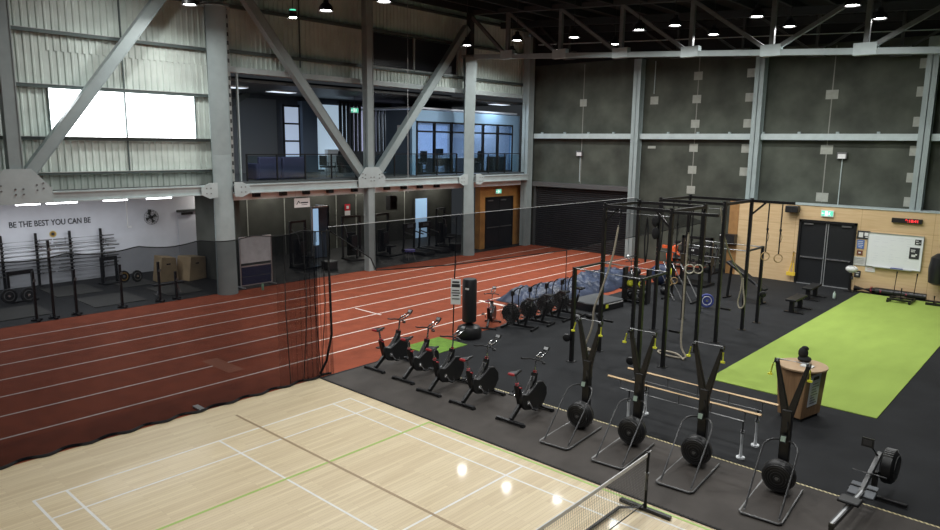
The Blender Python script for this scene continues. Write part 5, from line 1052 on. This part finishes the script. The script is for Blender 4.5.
# ================================================================ FAN BIKES
def make_fan_bike(label):
    t = thing('fan_bike', label, 'exercise bike', (0, 0, 0), 0, 'black fan bikes beside the tarpaulin')
    for y, w_ in ((-0.45, 0.5), (0.50, 0.55)): MB().box((0, y, 0.035), (w_, 0.07, 0.06)).build('foot_bar', 'black', t)
    b = MB(); b.beam((0, -0.45, 0.07), (0, 0.45, 0.10), 0.07, 0.07); b.beam((0, -0.15, 0.10), (0, -0.32, 0.72), 0.06, 0.06); b.beam((0, 0.05, 0.10), (0, 0.30, 0.78), 0.05, 0.05); b.build('frame', 'black', t)
    cg = MB(); 
    for R in (0.32, 0.26, 0.20, 0.14, 0.08):
        for x in (-0.09, 0.09): cg.torus((x, 0.32, 0.43), (1, 0, 0), R, 0.005, 28, 4)
    for k in range(18):
        a = 2*PI*k/18; cg.tube([(-0.09, 0.32+0.06*math.cos(a), 0.43+0.06*math.sin(a)), (-0.09, 0.32+0.32*math.cos(a), 0.43+0.32*math.sin(a)), (0.09, 0.32+0.32*math.cos(a), 0.43+0.32*math.sin(a)), (0.09, 0.32+0.06*math.cos(a), 0.43+0.06*math.sin(a))], 0.004, 4)
    cg.build('fan_cage', 'tube_grey', t)
    fb = MB(); fb.cyl((-0.06, 0.32, 0.43), (0.06, 0.32, 0.43), 0.1, n=16); fb.cyl((-0.05, 0.32, 0.43), (0.05, 0.32, 0.43), 0.27, n=28)
    for k in range(10):
        a = 2*PI*k/10; fb.beam((0, 0.32+0.08*math.cos(a), 0.43+0.08*math.sin(a)), (0, 0.32+0.29*math.cos(a), 0.43+0.29*math.sin(a)), 0.12, 0.10, side=(1, 0, 0)) if k % 1 == 0 else None
    fb.build('fan', 'blackm', t)
    MB().cyl((0, -0.32, 0.70), (0, -0.36, 0.90), 0.02, n=10).build('seat_post', 'chrome', t)
    MB().prism([(-0.14, -0.48, 0.9), (0.14, -0.48, 0.9), (0.12, -0.36, 0.9), (0.03, -0.18, 0.9), (-0.03, -0.18, 0.9), (-0.12, -0.36, 0.9)], (0, 0, 0.06)).build('saddle', 'vinyl', t, bevel=0.015)
    for sx in (-1, 1):
        MB().tube(curve_pts([(sx*0.20, 0.12, 0.30), (sx*0.21, 0.18, 0.75), (sx*0.24, 0.16, 1.10), (sx*0.24, 0.05, 1.24), (sx*0.15, -0.02, 1.26)], 5), 0.017, 8).build('moving_arm', 'black', t)
        MB().box((sx*0.16, -0.0+sx*0.12, 0.30-sx*0.1), (0.10, 0.09, 0.03)).build('pedal', 'blackp', t)
    MB().box((0, 0.28, 1.05), (0.18, 0.05, 0.16)).build('console', 'blackp', t); MB().cyl((0, 0.30, 0.75), (0, 0.29, 1.0), 0.018, n=8).build('console_post', 'black', t)
    return t
fl_ = ['black fan bike closest to the punch bag', 'second black fan bike from the punch bag', 'third black fan bike from the punch bag', 'last black fan bike, beside the dark crash mat']
f0 = make_fan_bike(fl_[0]); f0.location = (-0.98, 7.25, ZF); f0.rotation_euler = (0, 0, PI/2+0.25)
for k in range(1, 4): dup(f0, None, (-0.98+0.03*k, 7.25+0.82*k, ZF), PI/2+0.25-0.05*k, fl_[k])
# ================================================================ TARPAULIN + MATS
from mathutils import noise
b = MB(); nx, ny = 44, 130; vs = []
for i in range(nx+1):
    for j in range(ny+1):
        u, v = i/nx, j/ny; x = -4.0+2.1*u; y = 9.6+7.6*v
        e = min(u, 1-u)*2.1; e2 = min(v, 1-v)*7.6
        h = 0.36*min(1, e/0.45)**0.6*min(1, e2/0.5)**0.6
        n_ = noise.noise(V((x*1.3, y*0.8, 0)))*0.34+noise.noise(V((x*3.2+9, y*2.2, 3)))*0.30+noise.noise(V((x*7+2, y*6, 3)))*0.22
        vs.append((x+0.2*noise.noise(V((y*0.9, 1, 2))), y+0.25*noise.noise(V((x*2, 4, 2))), 0.02+max(0, h*(1+n_*1.2))))
b.add(vs, [(i*(ny+1)+j, (i+1)*(ny+1)+j, (i+1)*(ny+1)+j+1, i*(ny+1)+j+1) for i in range(nx) for j in range(ny)])
o = b.build('tarpaulin', 'tarp'); tag(o, 'crumpled blue grey tarpaulin draped over low stack beside the red track', 'tarpaulin')
t = thing('crash_mat', 'thick dark crash mat with grey top and yellow tag behind the first rig post', 'crash mat', (-0.85, 11.35, ZF), -0.1)
n = 20; prof = [(-0.65, -0.8), (0.2, -0.8)]+[(0.2+0.4*math.sin(PI/2*k/6), -0.4-0.4*math.cos(PI/2*k/6)) for k in range(1, 7)]+[(0.60, 0.7), (0.50, 0.8), (-0.65, 0.8)]
MB().prism([(x, y, 0) for x, y in prof], (0, 0, 0.26)).build('mat_body', 'vinyl', t, bevel=0.02)
MB().prism([(x*0.96, y*0.97, 0.262) for x, y in prof], (0, 0, 0.012)).build('mat_top', mat('grey_mat_top', (0.065, 0.07, 0.075), 0.6), t)
MB().box((0.60, -0.25, 0.16), (0.02, 0.14, 0.12)).build('yellow_tag', 'yellow', t); MB().box((0.602, 0.25, 0.22), (0.01, 0.8, 0.025)).build('pale_piping', 'paper', t)
for i, (x, y) in enumerate(((-0.42, 9.42), (0.05, 10.05), (-0.15, 9.75))):
    t = tag(MB().sph((0, 0, 0.1), 0.1, 12, (1.5, 0.8, 0.8)).build('foam_roller', 'gsteel' if i == 0 else 'blackp'), ['grey roll lying on floor in front of the crash mat', 'black roll lying on floor beside the crash mat tag', 'black roll lying between two others at the crash mat'][i], 'exercise roll'); t.location = (x, y, ZF-0.02)

# ================================================================ BACK CORNER EQUIPMENT
def dumbbell(loc, rz, label, r=0.07, L_=0.32, grp='dumbbells on the back rack', m='blackp'):
    global dproto
    if dproto is None:
        t = thing('dumbbell', label, 'dumbbell', loc, rz, grp); MB().cyl((-0.07, 0, 0), (0.07, 0, 0), 0.016, n=8).build('handle', 'chrome', t)
        for sx in (-1, 1): MB().lathe((sx*0.07, 0, 0), (sx, 0, 0), [(r*0.9, 0), (r, 0.01), (r, 0.075), (r*0.9, 0.085)], 12).build('head', 'blackp', t)
        dproto = t; return t
    return dup(dproto, None, loc, rz, label, grp)
dproto = None
rk = thing('dumbbell_rack', 'black three-tier rack against the concrete wall beside the plywood edge', 'dumbbell rack', (-1.6, 20.6, ZF))
for sx in (-1, 1): MB().beam((sx*1.0, -0.28, 0), (sx*1.0, 0.2, 1.25), 0.08, 0.08).build('side_frame', 'black', rk); MB().box((sx*1.0, -0.05, 0.03), (0.08, 0.8, 0.06)).build('foot', 'black', rk)
for k in range(3): z = 0.38+0.36*k; y = -0.28+z*0.38; MB().box((0, y-0.05, z), (2.0, 0.28, 0.03)).build('shelf', 'black', rk); MB().box((0, y-0.185, z+0.03), (2.0, 0.012, 0.05)).build('shelf_lip', 'gsteel', rk)
tn = ['bottom', 'middle', 'top']
for k in range(3):
    for j in range(7):
        z = 0.38+0.36*k; y = -0.28+z*0.38
        dumbbell((-1.6-0.84+0.28*j, 20.6+y-0.05, ZF+z+0.087), PI/2, 'black dumbbell on %s tier of the back rack, %s from the plywood wall end' % (tn[k], ['seventh', 'sixth', 'fifth', 'fourth', 'third', 'second', 'first'][j]))
# tall black storage rig with leaning bars
st = thing('storage_rack', 'black upright storage rack with slanting chromed bars behind the rig', 'storage rack', (0.75, 14.5, ZF))
for sx in (-1, 1): MB().box((sx*0.55, 0.3, 0.6), (0.07, 0.07, 1.2)).build('upright_post', 'black', st); MB().box((sx*0.55, 0.0, 0.03), (0.07, 0.9, 0.06)).build('foot', 'black', st)
MB().box((0, 0.3, 1.15), (1.1, 0.07, 0.07)).build('crossbar', 'black', st); MB().box((0, 0.3, 0.55), (1.1, 0.05, 0.05)).build('crossbar', 'black', st)
for k in range(4):
    t = thing('leaning_bar', ['silver bar leaning steeply in the storage rack nearest the orange vest', 'second silver bar leaning in the storage rack', 'third silver bar leaning in the storage rack', 'last silver bar leaning in the storage rack beside white ring'][k], 'weight bar', (0.10+0.33*k, 14.35, ZF), 0, 'silver bars leaning in the storage rack')
    MB().cyl((-0.45, 0.14, 1.30), (0.55, -0.25, 0.03), 0.026, n=8).build('bar_shaft', 'gsteel', t); MB().cyl((-0.45, 0.14, 1.30), (-0.25, 0.062, 1.05), 0.034, n=8).build('bar_sleeve', 'chrome', t)
t = thing('weighted_vest', 'bright orange weighted vest hung on stand behind the rig', 'vest', (-1.62, 18.5, ZF))
MB().prism([(-0.22, -0.1, 0.66), (0.24, -0.1, 0.70), (0.30, -0.1, 1.0), (0.16, -0.1, 1.12), (0.20, -0.1, 1.36), (0.06, -0.1, 1.38), (0.0, -0.1, 1.22), (-0.10, -0.1, 1.36), (-0.20, -0.1, 1.32), (-0.16, -0.1, 1.08), (-0.27, -0.1, 0.98)], (0, 0.2, 0)).build('vest_body', 'orange', t, bevel=0.03); MB().box((-0.36, 0, 1.26), (0.22, 0.12, 0.12)).build('shoulder_flap', 'orange', t)
for x in (-0.08, 0.1): MB().box((x, -0.115, 0.9), (0.03, 0.02, 0.36)).build('dark_webbing', 'ink', t); MB().box((0, 0, 0.62), (0.06, 0.06, 1.24)).build('stand_pole', 'black', t); MB().box((0, 0, 0.02), (0.5, 0.5, 0.04)).build('stand_base', 'black', t)
MB().beam((0.1, -0.1, 1.3), (0.75, -0.1, 1.75), 0.04, 0.03).build('pale_strap', 'rope', t)
t = thing('kettlebell_rack', 'low black stand holding yellow and black medicine balls behind the rig', 'ball rack', (-0.25, 12.95, ZF), 0.2)
for sx in (-1, 1): MB().box((sx*0.42, 0, 0.62), (0.08, 0.4, 1.24)).build('side_panel', 'black', t)
for z in (0.12, 0.52, 0.95): MB().box((0, 0, z), (0.84, 0.38, 0.04)).build('shelf', 'black', t)
for i, (dx, z, ml, lb) in enumerate(((-0.22, 0.54, 'yellow', 'yellow medicine ball on the middle shelf of the ball rack'), (0.18, 0.54, 'yellow', 'yellow medicine ball beside its twin on the ball rack'), (-0.2, 0.14, 'blackp', 'black medicine ball on the bottom shelf of the ball rack'), (0.2, 0.14, 'blackp', 'black medicine ball on the bottom shelf near the rig post'), (0.0, 0.972, 'blackp', 'black medicine ball on the top shelf of the ball rack'))):
    o = tag(MB().sph((0, 0, 0.13), 0.13, 20).build('medicine_ball', ml), lb, 'medicine ball'); o.location = (-0.25+dx, 12.95+dx*0.2, ZF+z)
    MB().torus((0, 0, 0.13), (1, 0, 0), 0.129, 0.006, 24, 4).build('seam', 'blackm', o)
t = thing('machine', None, None); bpy.data.objects.remove(t)
t = thing('plate_loaded_machine', 'dark bulky gym machine with small white label beside the storage rack', 'gym machine', (-0.3, 17.6, ZF))
b = MB(); b.box((0, 0, 0.05), (1.5, 1.0, 0.1)); b.box((-0.6, 0.3, 0.95), (0.1, 0.1, 1.9)); b.box((0.6, 0.3, 0.95), (0.1, 0.1, 1.9)); b.box((0, 0.3, 1.85), (1.3, 0.1, 0.1)); b.build('frame', 'black', t)
MB().box((0, 0.1, 1.35), (0.7, 0.5, 0.35)).build('padded_carriage', 'vinyl', t, bevel=0.05); MB().box((0, -0.16, 1.4), (0.16, 0.01, 0.07)).build('white_label', 'paper', t); MB().box((0, -0.1, 0.5), (0.4, 0.7, 0.1)).build('seat', 'vinyl', t, bevel=0.02)
for sx in (-1, 1): MB().cyl((sx*0.45, 0, 1.0), (sx*0.8, 0, 1.0), 0.2, n=24).build('weight_disc', 'blackp', t)
t = thing('incline_bench', 'long black incline bench sloping down toward the outer rig post', 'bench', (2.45, 16.0, ZF), -0.15)
MB().beam((-0.75, 0, 1.35), (0.75, 0, 0.52), 0.32, 0.09, side=(0, 1, 0)).build('pad', 'vinyl', t, bevel=0.02); MB().beam((-0.7, 0, 0.0), (-0.6, 0, 1.2), 0.07, 0.07).build('rear_leg', 'black', t); MB().beam((0.65, 0, 0.0), (0.6, 0, 0.55), 0.07, 0.07).build('front_leg', 'black', t); MB().box((0.65, 0, 0.03), (0.07, 0.5, 0.05)).build('foot', 'black', t); MB().box((-0.7, 0, 0.03), (0.07, 0.5, 0.05)).build('foot', 'black', t); MB().box((0.55, -0.2, 0.66), (0.16, 0.03, 0.05)).build('silver_clamp', 'chrome', t)
t = thing('wall_box', 'black wall-mounted box with white edge at the plywood wall end', 'speaker', (-0.25, 20.9, 1.55)); MB().box((0, 0, 0), (0.65, 0.34, 0.42)).build('cabinet', 'blackp', t); MB().box((-0.2, -0.173, 0.16), (0.22, 0.01, 0.04)).build('white_edge', 'paper', t); MB().cyl((0.1, -0.172, -0.02), (0.1, -0.18, -0.02), 0.13, n=20).build('speaker_cone', 'blackm', t)
t = thing('duffel_bag', 'navy bag with lime patch lying beside the tarpaulin and rig', 'bag', (-1.1, 16.6, ZF)); MB().sph((0, 0, 0.42), 0.42, 18, (1.3, 0.7, 1.0)).build('bag_body', 'navy', t); MB().sph((0.38, -0.16, 0.55), 0.15, 12, (0.7, 0.7, 1.5)).build('lime_patch', 'yellow', t)
for i, (x, y) in enumerate(((-0.35, 13.75), (-0.15, 14.9), (-1.3, 15.2))):
    t = thing('kettlebell', ['black kettlebell on floor between ball rack and bag', 'black kettlebell beside the slanting bar storage rack', 'black kettlebell at the corner of the tarpaulin'][i], 'kettlebell', (x, y, ZF), 0.4*i, 'black kettlebells on the floor'); MB().sph((0, 0, 0.15), 0.155, 16, (1, 1, 0.96)).build('bell', 'blackp', t); MB().tube(curve_pts([(-0.08, 0, 0.26), (-0.09, 0, 0.36), (0, 0, 0.41), (0.09, 0, 0.36), (0.08, 0, 0.26)], 5), 0.018, 8).build('handle', 'blackp', t)
t = bumper((1.95, 13.85, ZF), -0.95, 0.24, 'blue bumper plate with white ring standing on edge behind the rig', 'blueplate', 'paper', 0.05, 'coloured plates'); del t['group']
for i, (x, y, lb) in enumerate(((4.28, 15.75, 'low black bench closer to the rig, beside the turf'), (4.05, 18.25, 'low black bench before the black double doors'))):
    t = thing('flat_bench', lb, 'bench', (x, y, ZF), 0.0, 'low black benches beside the turf')
    MB().box((0, 0, 0.44), (0.34, 1.25, 0.07)).build('bench_top', 'blackp', t, bevel=0.01)
    for sy in (-1, 1): MB().box((0.0, sy*0.44, 0.22), (0.14, 0.10, 0.38)).build('leg', 'blackp', t); MB().box((0.08, sy*0.44, 0.02), (0.62, 0.10, 0.04)).build('foot', 'blackp', t)
o = tag(MB().lathe((0, 0, 0), (0, 0, 1), [(0.045, 0), (0.05, 0.02), (0.05, 0.20), (0.022, 0.25), (0.022, 0.29)], 14).build('water_bottle', mat('clear_green_bottle', (0.5, 0.6, 0.55), 0.2)), 'clear greenish water bottle standing on rubber floor beside the turf corner', 'bottle'); o.location = (4.70, 18.74, ZF); MB().cyl((0, 0, 0.29), (0, 0, 0.33), 0.026, n=12).build('cap', 'blackp', o)
MB().cyl((0, 0, 0.0), (0, 0, 0.02), 0.07, n=14).build('bottle_sleeve', 'blackp', o)
# ================================================================ ALONG THE PLYWOOD WALL
t = thing('wall_speaker', 'black loudspeaker fixed high on the plywood wall before the exit sign', 'speaker', (2.30, 20.9, 3.02)); MB().box((0, 0, 0), (0.50, 0.32, 0.26)).build('cabinet', 'blackp', t, bevel=0.02); MB().box((0, 0.17, 0), (0.08, 0.08, 0.12)).build('bracket', 'steel_d', t); MB().cyl((0.1, -0.16, 0), (0.1, -0.168, 0), 0.09, n=18).build('cone', 'blackm', t)
t = thing('hanging_strap', 'yellow sling strap hanging on plywood beside the door frame', 'strap', (2.45, 21.06, 0)); MB().cyl((0, 0.06, 1.26), (0, -0.04, 1.26), 0.02, n=8).build('wall_hook', 'blackp', t); MB().tube([(0, 0, 1.25), (-0.03, -0.05, 0.8), (-0.10, -0.1, 0.42)], 0.022, 6).build('strap_side', 'yel2', t); MB().tube([(0, 0, 1.25), (0.05, -0.05, 0.8), (0.08, -0.1, 0.42)], 0.022, 6).build('strap_side', 'yel2', t); MB().box((-0.02, -0.1, 0.36), (0.34, 0.08, 0.14)).build('sling_pad', 'yel2', t)
t = thing('digital_clock', 'black digital wall clock with red digits on the plywood wall', 'clock', (6.32, 21.04, 2.86)); MB().box((0, 0, 0), (0.98, 0.09, 0.17)).build('clock_case', 'blackp', t)
g = lettering('red_digits', '9:18:41', 0.15, face_mtx((0.17, -0.049, 0), (1, 0, 0)), 'led', t, 0.002, bold=0.004)
t = thing('whiteboard', 'large white wall board covered in faint notes beside the clock', 'whiteboard', (6.02, 21.04, 1.68))
MB().box((0, 0.02, 0), (1.80, 0.03, 1.28)).build('board_surface', 'wboard', t); b = MB(); b.box((0, 0, 0.645), (1.84, 0.045, 0.018)); b.box((0, 0, -0.645), (1.84, 0.045, 0.018)); b.box((-0.91, 0, 0), (0.018, 0.045, 1.3)); b.box((0.91, 0, 0), (0.018, 0.045, 1.3)); b.build('board_frame', 'alu', t)
MB().box((0, -0.04, -0.66), (1.3, 0.08, 0.02)).build('pen_tray', 'alu', t); MB().box((0.15, -0.04, -0.635), (0.4, 0.05, 0.03)).build('blue_eraser', mat('blue_felt', (0.03, 0.05, 0.25), 0.7), t)
b = MB(); random.seed(3)
for k in range(11):
    for j in range(5):
        if random.random() < 0.6: x = -0.6+0.26*j; b.box((x+random.uniform(-0.03, 0.03), 0.003, 0.5-0.09*k), (random.uniform(0.08, 0.2), 0.003, 0.012))
b.build('faint_writing', mat('faint_ink', (0.72, 0.74, 0.78), 0.5), t)
for (x, z, w_, h, c_) in ((0.74, 0.42, 0.20, 0.2, 'ink'), (0.66, 0.0, 0.32, 0.42, 'ink')):
    p = MB().box((x, -0.006, z), (w_, 0.012, h)).build('black_notice', c_, t); b = MB(); b.box((x-w_*0.15, -0.014, z+h*0.28), (w_*0.45, 0.004, h*0.07)); b.box((x-w_*0.15, -0.014, z+h*0.14), (w_*0.4, 0.004, h*0.07)); b.box((x-0.02, -0.014, z-h*0.22), (w_*0.4, 0.004, h*0.2)); b.box((x+0.06, -0.014, z-h*0.1), (w_*0.2, 0.004, h*0.12)); b.build('notice_print', 'paper', p)
def poster(x, z, w_, h, m, pm, label, bars):
    t = thing('wall_poster', label, 'poster', (x, 21.085, z)); MB().box((0, 0, 0), (w_, 0.02, h)).build('sheet', m, t); b = MB()
    for bx_, bz_, bw_, bh_ in bars: b.box((bx_*w_, -0.012, bz_*h), (bw_*w_, 0.004, bh_*h))
    b.build('print', pm, t)
poster(4.93, 2.20, 0.44, 0.32, 'ink', 'paper', 'black framed poster with white blocks topmost beside the doors', [(-0.2, 0, 0.34, 0.6), (0.22, 0.1, 0.3, 0.4), (0.25, -0.25, 0.2, 0.1)])
poster(4.86, 1.83, 0.25, 0.34, 'bluelab', 'paper', 'blue poster with pale rows below the black framed one', [(0, 0.3, 0.7, 0.06), (0, 0.1, 0.7, 0.06), (0, -0.1, 0.7, 0.06), (0, -0.3, 0.5, 0.06)])
poster(4.86, 1.50, 0.20, 0.18, mat('brown_notice', (0.16, 0.05, 0.03), 0.5), 'paper', 'small brown square notice between blue poster and white sheet', [(0, 0, 0.4, 0.3)])
poster(4.86, 1.17, 0.50, 0.34, mat('pale_sheet', (0.55, 0.55, 0.52), 0.6), 'gsteel', 'pale grey notice sheet above the pedestal fan', [(0, 0.3, 0.7, 0.05), (0, 0.1, 0.8, 0.03), (0, -0.05, 0.8, 0.03), (0, -0.2, 0.7, 0.03)])
poster(5.28, 0.95, 0.34, 0.30, 'paper', mat('pink_ink', (0.6, 0.3, 0.3), 0.6), 'white notice with pink print under the whiteboard corner', [(0, 0.25, 0.6, 0.08), (0, 0, 0.7, 0.05), (0, -0.25, 0.5, 0.05)])
poster(4.86, 0.66, 0.22, 0.26, 'ink', 'paper', 'small black notice low beside the door frame', [(0, 0.2, 0.6, 0.08), (0, -0.1, 0.4, 0.2)])
poster(7.62, 2.35, 0.35, 0.75, 'ink', mat('pale_blue_print', (0.3, 0.4, 0.5), 0.5), 'tall black framed poster at the picture edge above the black hanging bag', [(0, 0, 0.8, 0.86)])
t = thing('pedestal_fan', 'white-headed pedestal fan on black pole beside the black doors', 'fan', (4.74, 20.7, ZF))
MB().cyl((0, 0, 0), (0, 0, 0.03), 0.2, n=20).build('base', 'blackp', t); MB().cyl((0, 0, 0.03), (0, 0, 0.72), 0.022, n=10).build('pole', 'blackp', t)
MB().sph((0, -0.02, 0.88), 0.22, 20, (1.0, 0.6, 0.62)).build('fan_head', 'white', t); MB().torus((0, -0.08, 0.88), (0, 1, 0.15), 0.14, 0.012, 24, 6).build('front_ring', mat('pale_grey_ring', (0.55, 0.55, 0.53), 0.5), t); MB().box((0.05, -0.05, 0.55), (0.07, 0.05, 0.12)).build('control_box', 'ink', t)
t = thing('floor_roll', 'long black roll with pink bands lying along the foot of plywood wall', 'sandbag', (6.0, 20.86, ZF))
MB().tube([(-1.15, 0, 0.13), (-0.4, 0.01, 0.135), (0.4, -0.01, 0.13), (1.25, 0, 0.13)], [0.11, 0.13, 0.13, 0.12], 16).build('roll_body', 'vinyl', t)
for x in (-0.55, -0.22, 0.42, 0.62): MB().cyl((x-0.025, 0, 0.134), (x+0.025, 0, 0.134), 0.137, n=16).build('pink_band', 'pinkband', t)
t = thing('push_sled', 'black push sled with two tall poles standing on turf below the whiteboard', 'push sled', (6.62, 19.95, 0.022), 0.0)
for sx in (-1, 1): MB().box((sx*0.34, 0, 0.05), (0.08, 0.95, 0.08)).build('runner', 'black', t); MB().cyl((sx*0.32, 0.32, 0.08), (sx*0.32+0.03, 0.40, 1.02), 0.025, n=10).build('tall_pole', 'black', t)
for y in (-0.35, 0.1): MB().box((0, y, 0.11), (0.76, 0.09, 0.06)).build('cross_member', 'black', t)
MB().cyl((0, -0.1, 0.1), (0, -0.1, 0.50), 0.025, n=10).build('weight_horn', 'black', t); MB().cyl((0, -0.1, 0.14), (0, -0.1, 0.19), 0.16, n=20).build('plate', 'blackp', t)
t = thing('hanging_heavy_bag', 'large black bag hanging on the plywood wall at the picture edge', 'heavy bag', (7.56, 20.72, 0)); MB().lathe((0, 0, 0.66), (0, 0, 1), [(0.16, 0), (0.31, 0.08), (0.34, 0.6), (0.29, 1.0), (0.12, 1.14)], 24).build('bag', 'vinyl', t); MB().tube([(0, 0, 1.78), (0, 0.15, 2.2), (0, 0.33, 2.4)], 0.02, 6).build('chain', 'black', t)
t = thing('floor_stand', 'black wheeled floor stand on turf beneath the hanging bag', 'stand', (7.62, 20.0, 0.022)); MB().box((0, 0, 0.05), (0.5, 0.08, 0.08)).build('foot', 'black', t); MB().box((0, 0.2, 0.05), (0.08, 0.5, 0.08)).build('foot', 'black', t); MB().cyl((0, 0, 0.08), (0, 0, 0.35), 0.03, n=10).build('stub_post', 'black', t)
# floodlights and conduits on concrete
for i, (x, z, zb, lb) in enumerate(((3.68, 5.12, 3.235, 'small white floodlight with conduit on concrete wall above the exit sign'), (-8.70, 4.97, 3.6, 'small white floodlight on concrete wall above the roller shutter'))):
    t = thing('wall_floodlight', lb, 'floodlight', (x, YW-0.1, z)); MB().box((0, 0, 0.08), (0.36, 0.1, 0.26)).build('flood_housing', 'gsteel', t); MB().box((0, -0.055, 0.05), (0.28, 0.01, 0.18)).build('flood_lens', 'white', t); MB().box((0, 0.08, -(z-zb)/2), (0.03, 0.03, z-zb)).build('conduit', 'steel_l', t)
t = thing('wall_conduit', 'thin vertical pale conduit high on concrete wall beside the column of mortar patches', 'conduit', (-4.72, YW-0.03, 7.9)); MB().box((0, 0, 0.75), (0.03, 0.03, 1.5)).build('pipe', 'steel_l', t); MB().cyl((0, 0, 1.3), (0, 0, 1.34), 0.03, n=8).build('pipe_clip', 'steel_l', t)
